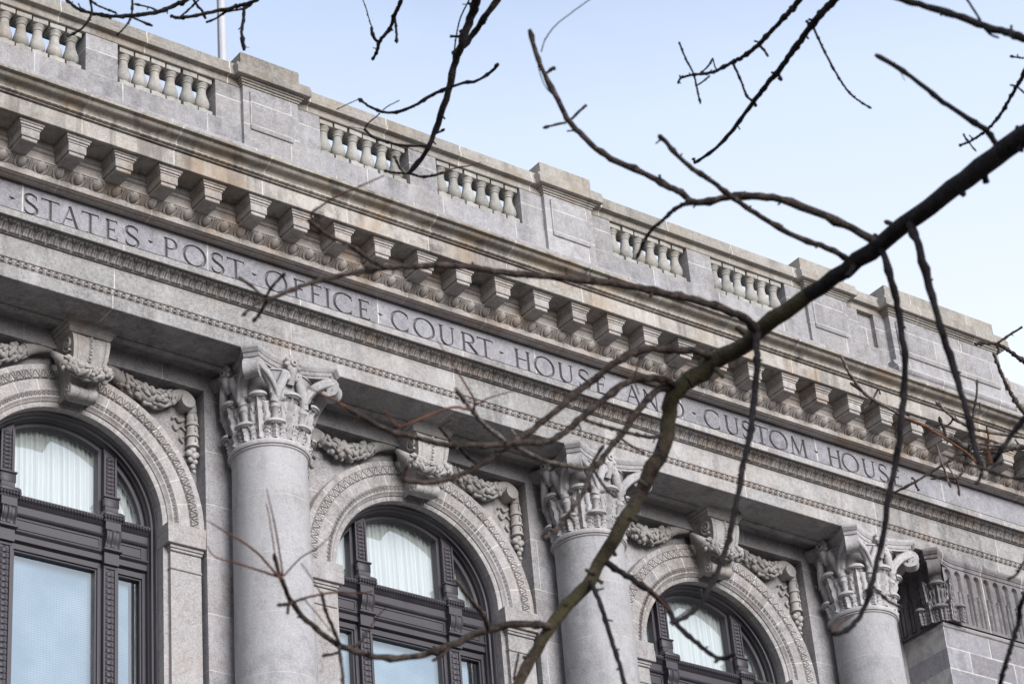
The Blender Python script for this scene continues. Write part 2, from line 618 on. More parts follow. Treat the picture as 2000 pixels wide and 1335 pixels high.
def h_leaf(u, v):
    """round-headed leaves side by side, a dart showing between their tips"""
    d = np.abs(u - 0.5)
    e = np.minimum(u, 1 - u)
    w = 0.46 * np.sqrt(np.clip(1 - ((v - 0.12) / 0.84) ** 2, 0, 1)) ** 1.25
    h = 0.85 + 0.15 * np.clip(1 - d / 0.5, 0, 1)
    h = h - 1.0 * cutline(d - w, 0.075) - 0.9 * cutline(d, 0.05) * (v < 0.66) - 0.5 * cutline(d - w * 0.52, 0.045) * (v < 0.75)
    h = h - 0.9 * cutline(e, 0.05) * (v > 0.45)
    ends = np.clip(np.minimum(v, 1 - v) / 0.05, 0, 1)
    return np.clip(h, 0, 1) * ends


def h_zig(u, v):
    """alternating up and down pointed leaves of the archivolt"""
    d = np.abs(u - 0.5)
    e = np.minimum(u, 1 - u)
    w = 0.5 * (1 - v)
    h = 0.9 - 1.0 * cutline(d - w, 0.085) - 0.6 * cutline(d, 0.05) * (v < 0.5) - 0.6 * cutline(e, 0.05) * (v > 0.5)
    ends = np.clip(np.minimum(v, 1 - v) / 0.06, 0, 1)
    return np.clip(h, 0, 1) * ends


def h_bead(u, v):
    du = (u - 0.5) / 0.36
    dv = (v - 0.5) / 0.46
    return np.sqrt(np.clip(1 - du ** 2 - dv ** 2, 0, 1))


def h_curl(u, v):
    d = np.sqrt(((u - 0.45) / 0.40) ** 2 + ((v - 0.5) / 0.5) ** 2)
    c = np.clip(1 - np.abs(d - 0.72) / 0.22, 0, 1) * (u < 0.72)
    return np.maximum(c, np.clip(1 - np.abs(u - 0.93) / 0.06, 0, 1) * 0.8 * (v > .1) * (v < .9))


def h_coin(u, v):
    """overlapping discs up a window pilaster: u runs upward, v across"""
    x = (v - 0.5) * 2
    r = np.sqrt((x / 0.95) ** 2 + ((u - 0.35) / 0.85) ** 2)
    return np.where(r < 1, 0.45 + 0.55 * (1 - u), 0.0) - np.where(np.abs(r - 0.62) < 0.10, 0.4, 0)


def h_flute(u, v):
    """round-headed sunk panel with a turned stem in its lower half"""
    x = np.abs(u - 0.5)
    hw = np.where(v > 0.90, 0.30 * np.sqrt(np.clip(1 - ((v - 0.90) / 0.07) ** 2, 0, 1)), 0.30)
    hw = np.where(v < 0.05, 0, hw)
    depth = np.clip((hw - x) / 0.07, 0, 1)
    base = 1 - depth
    sw = 0.19 + 0.06 * np.exp(-((v - 0.40) / 0.02) ** 2) + 0.05 * np.exp(-((v - 0.34) / 0.02) ** 2) - 0.05 * np.clip((v - 0.45) / 0.15, 0, 1) \
        + 0.03 * np.sin(v * 60) * (v > 0.45)
    stem = np.where((v > 0.06) & (v < 0.62), np.sqrt(np.clip(1 - (x / np.maximum(sw, 0.02)) ** 2, 0, 1)), 0)
    return np.maximum(base, stem * 1.05)


# ------------------------------------------------------------------ ground
g = MB()
n_g = 24
gx = np.linspace(-1500, 1500, n_g)
gp = np.zeros((n_g, n_g, 3))
gp[..., 0], gp[..., 1] = np.meshgrid(gx, gx, indexing='ij')
g.grid(gp)
tag(g.build('ground', M['ground'], smooth=False), kind='structure')

# ------------------------------------------------------------------ the building
BLD = empty('post_office_building')
tag(BLD, 'grey granite classical government building with arched windows, Corinthian columns and a balustrade', 'building')
ZL = (0, 0, Z0)
XL, XR = -7.6, 14.35                 # built length of the front
BAY = 5.0
ZA = -1.002                          # arch springing centre
COLX = [-5.0, 0.0, 5.0, 10.0]
ARCX = [-2.5, 2.5, 7.5]

# --- architrave
a = MB()
prof = [(0.45, 1.286), (0.20, 1.286), (0.20, 1.215), (0.10, 1.215), (0.10, 1.235), (-0.10, 1.235), (-0.10, 1.215), (-0.438, 1.215), (-0.445, 1.222), (-0.445, 1.398),
        (-0.452, 1.402), (-0.452, 1.470), (-0.475, 1.474), (-0.480, 1.480), (-0.480, 1.768), (-0.462, 1.770), (-0.462, 1.784), (-0.492, 1.787), (-0.500, 1.80),
        (-0.525, 1.850), (-0.585, 1.900), (-0.612, 1.912), (-0.640, 1.914), (-0.655, 1.914), (-0.712, 1.888), (-0.718, 1.892), (-0.718, 1.978), (-0.715, 1.982), (-0.60, 1.995), (0.45, 1.995)]
AY, AZ = -0.09, -0.071            # the whole architrave, brought forward to the abacus
prof = [(y_ + AY, z_ + AZ) for y_, z_ in prof]
a.extr(prof, XL, XR)
ARCHI = a.build('architrave', M['arch'], BLD, ZL)
b = MB()
relief(b, XL, XR - 0.01, int((XR - XL) / 0.100), [(-0.455 + AY, 1.406 + AZ), (-0.462 + AY, 1.436 + AZ), (-0.466 + AY, 1.466 + AZ)], h_curl, lin, 0.032, 10, 7)
b.build('bead_moulding', M['orn'], ARCHI)
b = MB()
relief(b, XL, XR - 0.01, int((XR - XL) / 0.1667), [(-0.505 + AY, 1.796 + AZ), (-0.530 + AY, 1.846 + AZ), (-0.585 + AY, 1.893 + AZ), (-0.66 + AY, 1.910 + AZ)], h_leaf, lin, 0.031, 24, 14)
b.build('leaf_moulding', M['orn'], ARCHI)

# --- frieze with the cut inscription
LET = [('-', -3.92, -3.84), ('S', -3.72, -3.54), ('T', -3.49, -3.26), ('A', -3.23, -3.00), ('T', -2.95, -2.73), ('E', -2.63, -2.47), ('S', -2.36, -2.17), ('-', -2.05, -1.97),
       ('P', -1.83, -1.64), ('O', -1.54, -1.24), ('S', -1.15, -0.97), ('T', -0.92, -0.68), ('-', -0.57, -0.49),
       ('O', -0.36, -0.06), ('F', 0.05, 0.22), ('F', 0.30, 0.47), ('I', 0.54, 0.58), ('C', 0.66, 0.96), ('E', 1.03, 1.20), ('-', 1.33, 1.41),
       ('C', 1.55, 1.83), ('O', 1.90, 2.21), ('U', 2.29, 2.55), ('R', 2.65, 2.91), ('T', 2.92, 3.17), ('-', 3.27, 3.35),
       ('H', 3.53, 3.79), ('O', 3.87, 4.18), ('U', 4.26, 4.52), ('S', 4.61, 4.80), ('E', 4.90, 5.08), ('-', 5.21, 5.29),
       ('A', 5.42, 5.67), ('N', 5.73, 6.00), ('D', 6.17, 6.46), ('-', 6.61, 6.69),
       ('C', 6.84, 7.14), ('U', 7.21, 7.48), ('S', 7.54, 7.72), ('T', 7.76, 8.03), ('O', 8.06, 8.38), ('M', 8.43, 8.77), ('-', 8.91, 8.99),
       ('H', 9.18, 9.43), ('O', 9.46, 9.77), ('U', 9.86, 10.12), ('S', 10.19, 10.37), ('E', 10.46, 10.63)]
FY = -0.800
FK = (23.994 + FY) / (23.994 - 0.620)      # letter sites were measured on a plane at -0.620
TH, TN, SF = 0.041, 0.023, 0.016     # thick, thin and serif stroke widths


def arc_pts(cx, cz, rx, rz, a0, a1, n=14):
    return [(cx + rx * math.cos(R(a0 + (a1 - a0) * i / n)), cz + rz * math.sin(R(a0 + (a1 - a0) * i / n))) for i in range(n + 1)]


def letter_strokes(ch):
    """strokes in a unit box: list of (points, widths)"""
    S = []

    def st(p, w):
        S.append((p, [w] * len(p) if isinstance(w, float) else w))

    def serif(x, z, w=0.13):
        st([(x - w, z), (x + w, z)], SF)

    def arcw(p, axis=20):
        w = []
        for i in range(len(p)):
            q0, q1 = p[max(0, i - 1)], p[min(len(p) - 1, i + 1)]
            dx, dz = q1[0] - q0[0], q1[1] - q0[1]
            k = abs(dz) / (math.hypot(dx, dz) + 1e-9)
            w.append(TN + (TH - TN) * k)
        return w
    if ch == '-':
        st([(0.1, 0.56), (0.5, 0.50), (0.9, 0.54)], [0.012, 0.040, 0.012])
    elif ch == 'I':
        st([(.5, 0), (.5, 1)], TH)
        st([(-.7, 0), (1.7, 0)], SF)
        st([(-.7, 1), (1.7, 1)], SF)
    elif ch == 'T':
        st([(.5, 0), (.5, 1)], TH)
        st([(0, .97), (1, .97)], TN)
        st([(0, 1), (0, .87)], SF)
        st([(1, 1), (1, .87)], SF)
        serif(.5, 0, .2)
    elif ch == 'E':
        st([(.2, 0), (.2, 1)], TH)
        for z, x in ((.97, .95), (.52, .75), (.03, 1.0)):
            st([(.05, z) if z != .52 else (.2, z), (x, z)], TN)
        st([(.95, 1), (.95, .87)], SF)
        st([(1.0, 0), (1.0, .14)], SF)
        st([(.75, .6), (.75, .44)], SF)
    elif ch == 'F':
        st([(.2, 0), (.2, 1)], TH)
        st([(.05, .97), (1, .97)], TN)
        st([(.2, .52), (.8, .52)], TN)
        st([(1, 1), (1, .85)], SF)
        serif(.2, 0, .22)
    elif ch == 'H':
        for x in (.14, .86):
            st([(x, 0), (x, 1)], TH if x < .5 else TH)
            serif(x, 0)
            serif(x, 1)
        st([(.14, .52), (.86, .52)], TN)
    elif ch == 'N':
        st([(.13, 0), (.13, 1)], TN)
        st([(.10, 1), (.88, 0)], TH)
        st([(.88, 0), (.88, 1)], TN)
        serif(.13, 0)
        serif(.88, 1)
    elif ch == 'M':
        st([(.14, 0), (.2, 1)], TN)
        st([(.2, 1), (.52, .04)], TH)
        st([(.52, .04), (.82, 1)], TN)
        st([(.82, 1), (.88, 0)], TH)
        serif(.14, 0, .1)
        serif(.88, 0, .1)
    elif ch == 'A':
        st([(.08, 0), (.52, 1)], TN)
        st([(.50, 1), (.93, 0)], TH)
        st([(.24, .36), (.76, .36)], TN)
        serif(.08, 0, .11)
        serif(.93, 0, .11)
    elif ch == 'U':
        p = [(.15, 1), (.15, .38)] + arc_pts(.5, .36, .35, .35, 180, 360) + [(.85, .38), (.85, 1)]
        st(p, [TH] * (len(p) // 2) + [TN + .004] * (len(p) - len(p) // 2))
        serif(.15, 1)
        serif(.85, 1)
    elif ch == 'O':
        p = arc_pts(.5, .5, .5, .52, 0, 360, 32)
        st(p, arcw(p))
    elif ch == 'C':
        p = arc_pts(.52, .5, .52, .52, 48, 312, 26)
        st(p, arcw(p))
        st([(.87, .92), (.90, .74)], SF)
        st([(.90, .24), (.86, .10)], SF)
    elif ch == 'D':
        st([(.14, 0), (.14, 1)], TH)
        p = [(.03, 1)] + arc_pts(.44, .5, .52, .5, 90, -90, 18) + [(.03, 0)]
        st(p, arcw(p))
    elif ch == 'P':
        st([(.2, 0), (.2, 1)], TH)
        p = [(.05, .98)] + arc_pts(.55, .73, .40, .25, 90, -90, 14) + [(.2, .48)]
        st(p, arcw(p))
        serif(.2, 0, .2)
    elif ch == 'R':
        st([(.16, 0), (.16, 1)], TH)
        p = [(.04, .98)] + arc_pts(.46, .74, .33, .24, 90, -90, 14) + [(.16, .50)]
        st(p, arcw(p))
        st([(.44, .50), (.98, .0)], TH)
        serif(.16, 0, .14)
    elif ch == 'S':
        p = arc_pts(.5, .755, .42, .245, 25, 200, 12) + [(.30, .56), (.5, .51), (.72, .44)] + arc_pts(.48, .255, .46, .255, 20, -160, 12)
        st(p, [TN + (TH - TN) * math.sin(PI * i / (len(p) - 1)) ** 0.7 for i in range(len(p))])
        st([(.88, .95), (.90, .76)], SF)
        st([(.05, .26), (.06, .06)], SF)
    return S


def cutter():
    m = MB()
    z0, z1 = -16.10 + (2.065 + 16.10) * FK, -16.10 + (2.352 + 16.10) * FK
    for ch, x0, x1 in LET:
        x0, x1 = (-15.307 + (q + 15.307) * FK for q in (x0, x1))
        rise = 0.012 * max(0, (x0 - 4) / 6)
        for pts, ws in letter_strokes(ch):
            P = [(x0 + p[0] * (x1 - x0), z0 + rise + p[1] * (z1 - z0)) for p in pts]
            if ch == 'O':
                P[-1] = (P[-1][0], P[-1][1] + 0.004)
            n = len(P)
            V = []
            for i in range(n):
                q0, q1 = P[max(0, i - 1)], P[min(n - 1, i + 1)]
                dx, dz = q1[0] - q0[0], q1[1] - q0[1]
                L = math.hypot(dx, dz)
                nx, nz = -dz / L, dx / L
                ex = 0.004 * ((i == n - 1) - (i == 0))
                cx, cz = P[i][0] + dx / L * ex, P[i][1] + dz / L * ex
                w = ws[i] * 0.62
                dep = ws[i] * 0.80
                V += [(cx + nx * w, FY - 0.012, cz + nz * w), (cx - nx * w, FY - 0.012, cz - nz * w),
                      (cx - nx * w * .40, FY + dep, cz - nz * w * .40), (cx + nx * w * .40, FY + dep, cz + nz * w * .40)]
            F = []
            for i in range(n - 1):
                o = i * 4
                for k in range(4):
                    F.append((o + k, o + (k + 1) % 4, o + 4 + (k + 1) % 4, o + 4 + k))
            F.append((3, 2, 1, 0))
            o = (n - 1) * 4
            F.append((o, o + 1, o + 2, o + 3))
            m.add(V, F)
    return m


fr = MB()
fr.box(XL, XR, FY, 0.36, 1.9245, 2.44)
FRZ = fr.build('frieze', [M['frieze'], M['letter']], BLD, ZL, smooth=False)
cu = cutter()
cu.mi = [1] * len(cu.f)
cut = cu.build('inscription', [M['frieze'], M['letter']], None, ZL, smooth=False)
import bmesh
bm = bmesh.new()
bm.from_mesh(cut.data)
bmesh.ops.recalc_face_normals(bm, faces=bm.faces)
bm.to_mesh(cut.data)
bm.free()
bo = FRZ.modifiers.new('cut', 'BOOLEAN')
bo.operation = 'DIFFERENCE'
bo.solver = 'EXACT'
bo.use_self = True
bo.object = cut
bpy.context.view_layer.update()
dg = bpy.context.evaluated_depsgraph_get()
new = D.meshes.new_from_object(FRZ.evaluated_get(dg))
FRZ.modifiers.clear()
FRZ.data = new
D.objects.remove(cut)

# --- bed mouldings, corona, cyma
c = MB()
c.extr([(0.3, 2.441), (-0.70, 2.441), (-0.78, 2.335), (-0.82, 2.322), (-0.845, 2.304), (-0.868, 2.298), (-0.90, 2.306), (-0.905, 2.315), (-0.955, 2.316), (-0.962, 2.324),
        (-0.985, 2.325), (-0.990, 2.331), (-0.990, 2.408), (-0.982, 2.412), (-0.965, 2.425), (-1.0, 2.49), (-1.10, 2.503), (-1.10, 2.512), (-1.07, 2.516), (-1.07, 2.56), (-1.055, 2.568), (-1.055, 2.650), (-1.075, 2.655), (-1.082, 2.662), (-1.082, 2.700), (-1.10, 2.706), (-1.12, 2.74), (-1.12, 2.778), (0.3, 2.778)],
       XL, XR, 0)
CORN = c.build('cornice', [M['bed']], BLD, ZL)
c = MB()
c.extr([(0.3, 2.779), (-1.44, 2.779), (-1.445, 2.756), (-1.498, 2.752), (-1.503, 2.758), (-1.503, 2.968), (-1.485, 2.972), (-1.485, 2.984), (-1.53, 2.986), (-1.53, 3.0), (-1.30, 3.03), (0.3, 3.06)], XL, XR)
c.build('corona', M['corn'], CORN)
c = MB()
cy = [(-1.30, 3.0), (-1.545, 3.0), (-1.562, 3.006), (-1.570, 3.022), (-1.562, 3.038), (-1.550, 3.044)]
for i in range(9):
    k = i / 8
    cy.append((-1.553 - 0.135 * (k + 0.10 * math.sin(2 * PI * k) * -1), 3.050 + 0.095 * (k + 0.13 * math.sin(2 * PI * k))))
cy += [(-1.690, 3.149), (-1.742, 3.152), (-1.746, 3.158), (-1.746, 3.184), (-1.735, 3.190), (-1.0, 3.24), (-1.0, 3.0)]
c.extr(cy, XL, XR)
c.build('cyma_gutter', M['cyma'], CORN)
b = MB()
relief(b, XL, XR - 0.01, int((XR - XL) / 0.085), [(-1.546, 3.002), (-1.565, 3.010), (-1.572, 3.022), (-1.565, 3.036)], h_bead, lin, 0.008, 6, 5)
b.build('rope_moulding', M['cyma'], CORN)
b = MB()
nE = int(round((XR - XL) / 0.25))
b.extr([(-0.90, 2.40), (-0.972, 2.404), (-0.990, 2.412), (-1.045, 2.458), (-1.088, 2.498), (-1.090, 2.506), (-0.90, 2.506)], XL, XR - 0.02)
e_up = Vector((0, -0.118, 0.098)).normalized()
e_out = Vector((0, -0.098, -0.118)).normalized()
e_mid = Vector((0, -1.032, 2.450))
e_rot = Matrix((Vector((1, 0, 0)), e_up, e_out)).transposed()
for i in range(nE):
    x_ = XL + (i + 0.5) * 0.25 + rng.uniform(-0.004, 0.004)
    c_ = e_mid + Vector((x_, 0, 0))
    b.ball(c_ + e_up * 0.012 + e_out * 0.004, (0.056 + rng.uniform(-0.003, 0.002), 0.074, 0.036), e_rot, 14, 9)
    pth = [c_ + Vector((0.086 * math.cos(R(a_)), 0, 0)) + e_up * (0.022 + 0.100 * math.sin(R(a_))) + e_out * 0.006 for a_ in np.linspace(152, 388, 15)]
    b.tube(pth, 0.0135, 6)
    for dx in (-0.014, 0.014):
        q_ = c_ + Vector((0.125 + dx, 0, 0)) + e_out * 0.004
        b.tube([q_ + e_up * 0.072, q_ + e_up * 0.01, q_ + e_up * -0.052 - Vector((dx * 0.5, 0, 0))], [0.0095, 0.0095, 0.006], 6)
b.build('egg_and_dart_moulding', M['bed'], CORN)

# --- modillions
m = MB()
m.extr([(-1.06, 2.552), (-1.395, 2.552), (-1.40, 2.558), (-1.40, 2.662), (-1.06, 2.662)], -0.118, 0.118, inset=0.004)
m.extr([(-1.06, 2.506), (-1.372, 2.506), (-1.380, 2.513), (-1.380, 2.551), (-1.06, 2.551)], -0.100, 0.100, inset=0.004)
# crown moulding round three sides
for z0_, z1_, e in ((2.663, 2.690, 0.012), (2.690, 2.722, 0.030), (2.722, 2.7785, 0.045)):
    m.extr([(-1.06, z0_), (-1.40 - e + 0.004, z0_), (-1.40 - e, z0_ + 0.004), (-1.40 - e, z1_), (-1.06, z1_)], -0.118 - e, 0.118 + e, inset=0.004)
MODP = m.build('modillion', M['mod'], BLD, (0.3125, 0, Z0))
k = -12
while 0.3125 + k * 0.625 < XR - 0.3:
    if k:
        cm = copy_tree(MODP, BLD, (0.3125 + k * 0.625 + rng.uniform(-0.006, 0.006), rng.uniform(-0.006, 0.004), Z0))
        cm.rotation_euler = (rng.uniform(-0.004, 0.004), 0, rng.uniform(-0.012, 0.012))
    k += 1

# --- parapet: plinth, piers, rail, pedestals, balusters
p = MB()
p.extr([(0.25, 3.20), (-0.27, 3.20), (-0.40, 3.21), (-0.42, 4.20), (-0.435, 4.30), (-0.445, 4.335), (-0.435, 4.375), (-0.39, 4.40), (-0.345, 4.42), (-0.30, 4.445), (-0.272, 4.46), (-0.268, 4.81), (-0.26, 4.818), (0.25, 4.818)], XL, 11.30)
for cx in COLX[:3]:
    p.cbox(cx + 2.27, cx + 2.73, -0.262, 0.10, 4.8185, 5.43, 0.006)
    for s in (-1, 1):
        x0, x1 = sorted((cx + s * 0.40, cx + s * 0.815))
        p.cbox(x0, x1, -0.262, 0.10, 4.8185, 5.43, 0.006)
p.cbox(9.2, 9.7, -0.262, 0.10, 4.8185, 5.43, 0.006)
# solid end beside the pavilion with its sunk panel
p.box(10.30, 10.70, -0.262, 0.10, 4.8185, 5.43)
p.box(11.05, 11.30, -0.262, 0.10, 4.8185, 5.43)
p.box(10.70, 11.05, -0.185, 0.10, 4.8185, 5.43)
p.box(XL, -5.8, -0.262, 0.1, 4.8185, 5.43)
PAR = p.build('parapet', M['par'], BLD, ZL)
r = MB()
r.extr([(0.12, 5.431), (-0.262, 5.431), (-0.268, 5.437), (-0.268, 5.533), (-0.285, 5.540), (-0.345, 5.542), (-0.350, 5.548), (-0.350, 5.612), (-0.343, 5.620), (-0.330, 5.652), (-0.330, 5.735), (-0.320, 5.750), (0.12, 5.765)], XL, 11.25)
r.build('rail', M['rail'], PAR)


def pedestal(hw_die, name='pedestal', panel=True, x=0.0, y=0.0, zlow=4.05):
    q = MB()
    q.cbox(-hw_die, hw_die, -0.325, 0.18, zlow, 5.44, 0.005)
    if panel:
        q.cbox(-hw_die + 0.10, hw_die - 0.10, -0.350, -0.32, 4.745, 5.365, 0.005)
    o = q.build(name, M['par'], BLD, (x, y, Z0))
    q = MB()
    for z0_, z1_, e in ((5.4405, 5.470, 0.018), (5.470, 5.500, 0.040), (5.500, 5.530, 0.062)):
        q.cbox(-hw_die - e, hw_die + e, -0.325 - e, 0.2, z0_, z1_, 0.006)
    q.build('cap_moulding', M['rail'], o)
    q = MB()
    w = hw_die + 0.145
    q.extr([(0.3, 5.531), (-0.452, 5.531), (-0.458, 5.538), (-0.458, 5.645), (-0.445, 5.656), (-0.435, 5.662), (-0.435, 5.708), (-0.425, 5.716), (0.3, 5.72)], -w, w, inset=0.008)
    q.cbox(-hw_die - 0.03, hw_die + 0.03, -0.335, 0.28, 5.7205, 5.985, 0.008)
    q.build('cap_block', M['rail'], o)
    return o


PED = pedestal(0.430, x=0.0)
for cx in (-5.0, 5.0, 10.0):
    copy_tree(PED, BLD, (cx, 0, Z0))
# pavilion attic block and the set-back wing's pedestal
pv = MB()
pv.cbox(11.275, 13.70, -0.385, 0.5, 4.60, 5.44, 0.006)
pv.cbox(11.38, 13.58, -0.41, -0.38, 4.735, 5.345, 0.006)
pv.extr([(0.5, 3.2), (-0.40, 3.2), (-0.44, 4.36), (-0.468, 4.38), (-0.482, 4.42), (-0.472, 4.47), (-0.435, 4.505), (-0.41, 4.54), (-0.395, 4.598), (0.5, 4.598)], 11.20, 13.80, inset=0.03)
ATT = pv.build('attic_block', M['par'], BLD, ZL)
q = MB()
for z0_, z1_, e in ((5.4405, 5.470, 0.018), (5.470, 5.500, 0.045), (5.500, 5.530, 0.07)):
    q.cbox(11.275 - e, 13.70 + e, -0.385 - e, 0.5, z0_, z1_, 0.006)
q.extr([(0.55, 5.531), (-0.512, 5.531), (-0.518, 5.538), (-0.518, 5.645), (-0.505, 5.656), (-0.495, 5.662), (-0.495, 5.708), (-0.485, 5.716), (0.55, 5.72)], 11.135, 13.84, inset=0.008)
q.cbox(11.31, 13.72, -0.36, 0.5, 5.7205, 6.03, 0.008)
q.build('cap_block', M['rail'], ATT)
pedestal(0.430, x=14.20, y=0.82)

# balusters
bb = MB()
hw = 0.104
bb.cbox(-hw, hw, -hw, hw, 4.8190, 4.905, 0.006)
bb.lathe([(0.085, 4.904), (0.088, 4.915), (0.088, 4.925), (0.078, 4.935), (0.070, 4.945), (0.082, 4.955), (0.100, 4.985), (0.106, 5.02), (0.103, 5.06), (0.088, 5.11), (0.072, 5.16), (0.063, 5.21),
          (0.061, 5.245), (0.063, 5.27), (0.074, 5.276), (0.074, 5.288), (0.064, 5.294), (0.066, 5.31), (0.085, 5.33), (0.094, 5.345), (0.094, 5.352), (0.094, 5.3535)], n=20)
bb.cbox(-hw, hw, -hw, hw, 5.352, 5.4305, 0.006)
BALP = bb.build('baluster', M['bal'], BLD, (0.945, -0.125, Z0))
first = True
for cx in COLX[:3]:
    for s in (0, 1):
        for i in range(6):
            d = 0.945 + 0.236 * i
            x = cx + d if s == 0 else cx + 5 - d
            if first and abs(x - 0.945) < 1e-6:
                continue
            if x < -4.9:
                continue
            cb = copy_tree(BALP, BLD, (x + rng.uniform(-0.006, 0.006), -0.125 + rng.uniform(-0.006, 0.006), Z0))
            cb.rotation_euler = (0, 0, rng.uniform(-0.05, 0.05))

# roof deck and set-back attic wall seen between the balusters
rf = MB()
rf.box(XL, XR, 0.26, 14, 3.9, 4.05)
rf.box(XL - 1, 13.2, 2.5, 13, 4.06, 7.10)
rf.extr([(13.1, 7.101), (2.36, 7.101), (2.34, 7.12), (2.34, 7.22), (2.38, 7.25), (13.1, 7.30)], XL - 1, 13.3)
rf.build('roof', M['roof'], BLD, ZL)

# --- walls: piers, lintel, spandrels
w = MB()
LOW = -15.0
PY = 0.355
pier_x = [(XL, -5 + 0.706), (-0.706, 0.706), (4.294, 5.706), (9.294, 11.20)]
for x0, x1 in pier_x:
    w.box(x0, x1, PY, 1.3, LOW, 0.974)
w.box(XL, 11.20, PY - 0.004, 1.3, 0.975, 1.214)
w.box(XL, 11.20, 0.60, 1.3, LOW, LOW + 8.5)
SPY = 0.575
for ax in ARCX:
    # spandrel panel with the round opening, then the jamb panels below
    nseg = 40
    inner, outer = [], []
    for i in range(nseg + 1):
        th = PI * i / nseg
        cx_, sx_ = math.cos(th), math.sin(th)
        inner.append((ax + 1.60 * cx_, SPY, ZA + 1.60 * sx_))
        kx = 1.795 / abs(cx_) if abs(cx_) > 1e-6 else 1e9
        kz = 1.977 / sx_ if sx_ > 1e-6 else 1e9
        kk = min(kx, kz)
        outer.append((ax + kk * cx_, SPY, ZA + kk * sx_))
    w.grid(np.array([inner, outer]))
    for s in (-1, 1):
        x0, x1 = sorted((ax + s * 1.40, ax + s * 1.797))
        w.box(x0, x1, SPY, 1.2, LOW, ZA)
WALL = w.build('wall', M['wall'], BLD, ZL)
# ground storey below the order, and the solid body behind
w = MB()
w.box(XL, 11.1, -0.9, 1.3, -17.69, -15.0)
w.box(XL, XR, 1.35, 14, -17.69, -9)
w.box(13.6, 24, 1.0, 14, -17.69, 1.9)
w.build('base_storey', M['pav'], BLD, ZL)
w = MB()
w.extr([(1.6, 1.2), (0.40, 1.2), (0.36, 1.47), (0.34, 1.9), (0.12, 1.95), (0.2, 2.5), (-0.1, 2.55), (-0.2, 2.75), (-0.68, 2.78), (-0.68, 2.98), (-0.9, 3.15), (-0.9, 3.19), (0.4, 3.25), (0.4, 4.35), (0.55, 4.45), (0.55, 5.43), (0.47, 5.55), (0.47, 5.74), (1.6, 5.76)], XR + 0.005, 24)
w.build('setback_wing', M['par'], BLD, ZL)

# --- pavilion (anta) on the right
w = MB()
w.box(11.15, 14.15, -0.460, 1.3, LOW, -0.005)
w.box(11.16, 14.15, -0.445, 1.3, 0.0, 1.1435)
w.extr([(0.4, -0.004), (-0.47, -0.004), (-0.488, 0.010), (-0.495, 0.03), (-0.490, 0.050), (-0.470, 0.060), (0.4, 0.064)], 11.128, 14.16, inset=0.016)
ANTA = w.build('corner_pilaster', M['pav'], BLD, ZL)

# --- acanthus capital pieces


def bell_r(z):
    return float(np.interp(z, [0, 0.1, 0.5, 0.8, 0.95], [0.455, 0.44, 0.455, 0.51, 0.57]))


def leaf(mb, phi, z0, h, w0, curl, c=(0, 0), off=0.0, out=0.03, nt=40, ns=25, tip=None):
    pts = np.zeros((nt, ns, 3))
    spine = []
    for i in range(nt):
        t = i / (nt - 1)
        if t < 0.66:
            k = t / 0.66
            z = z0 + h * k
            r = bell_r(z) + off + 0.018 + out * k ** 2
        else:
            k = (t - 0.66) / 0.34
            a = k * R(150)
            cu_r = curl * (0.75 if tip else 1.0)
            z = z0 + h + cu_r * math.sin(a)
            r = bell_r(z0 + h) + off + 0.018 + out + cu_r * 0.8 * (1 - math.cos(a))
        spine.append((r, z, t))
    for i, (r, z, t) in enumerate(spine):
        lobes = 0.80 + 0.20 * abs(math.sin(t * PI * 6.0 + 0.4))
        w = w0 * (0.86 + 0.18 * math.sin(PI * min(t / 0.62, 1.0) * 0.9)) * lobes
        wt = tip if tip else w0 * 0.8
        if t > 0.56:
            k = min(1, (t - 0.56) / 0.10)
            w = w * (1 - k) + wt * k
        if t > 0.70:
            w = 0.8 * wt * math.sqrt(max(0.05, 1 - ((t - 0.70) / 0.325) ** 2)) * 0.9
        for j in range(ns):
            s = -1 + 2 * j / (ns - 1)
            rib = (0.021 * math.cos(s * PI * 4.0) * (0.6 + 0.4 * math.cos(t * PI * 12)) if t < 0.62 else 0.008 * math.cos(s * PI * 6.0))
            mid = 0.030 * math.exp(-(s / 0.13) ** 2) * (t < 0.7)
            back = -0.055 * s * s * (1 if t < 0.64 else 0.2)
            rr = r + rib + mid + back
            lat = s * w
            zz = z - 0.030 * s * s * (1 if t > 0.62 else 0)
            an = phi + lat / max(rr, 0.45) * (0.96 if t < 0.6 else 0.8)
            rr = rr + (0.035 * s * s if t < 0.6 else 0)
            pts[i, j] = (c[0] + rr * math.cos(an), c[1] + rr * math.sin(an), zz)
    mb.grid(pts)
    er = np.array([math.cos(phi), math.sin(phi), 0])
    et = np.array([-math.sin(phi), math.cos(phi), 0])
    org = np.array([c[0], c[1], 0])
    if tip:
        # ribbed shell-like turned-over tip
        rc = bell_r(z0 + h) + off + 0.018 + out + 0.012
        na, nb = 33, 11
        dome = np.zeros((na, nb, 3))
        for i in range(na):
            a = PI * i / (na - 1)
            rb_ = 1 + 0.020 * math.cos(a * 26)
            for j in range(nb):
                b = -0.12 + (PI / 2 + 0.12) * j / (nb - 1)
                cb, sb = math.cos(b), math.sin(b)
                dome[i, j] = org + et * (tip * math.cos(a) * cb * rb_) + er * (rc + curl * 1.55 * math.sin(a) * cb * rb_) + np.array([0, 0, z0 + h + 0.004 + curl * 1.25 * sb])
        mb.grid(dome)
        mb.add([tuple(p) for p in dome[:, 0]], [tuple(range(na))])
        # dark beads for the shade in drilled eyes between the lobes
        for k in range(1, 6):
            t = 0.10 + 0.085 * k
            i = int(t * (nt - 1))
            for s_ in (-0.72, -0.30, 0.30, 0.72):
                if abs(s_) < 0.5 and k % 2:
                    continue
                j = int(round((s_ + 1) / 2 * (ns - 1)))
                mb.ball(pts[i, j] + er * 0.010, (0.010, 0.010, 0.014), None, 6, 5, mat=1)


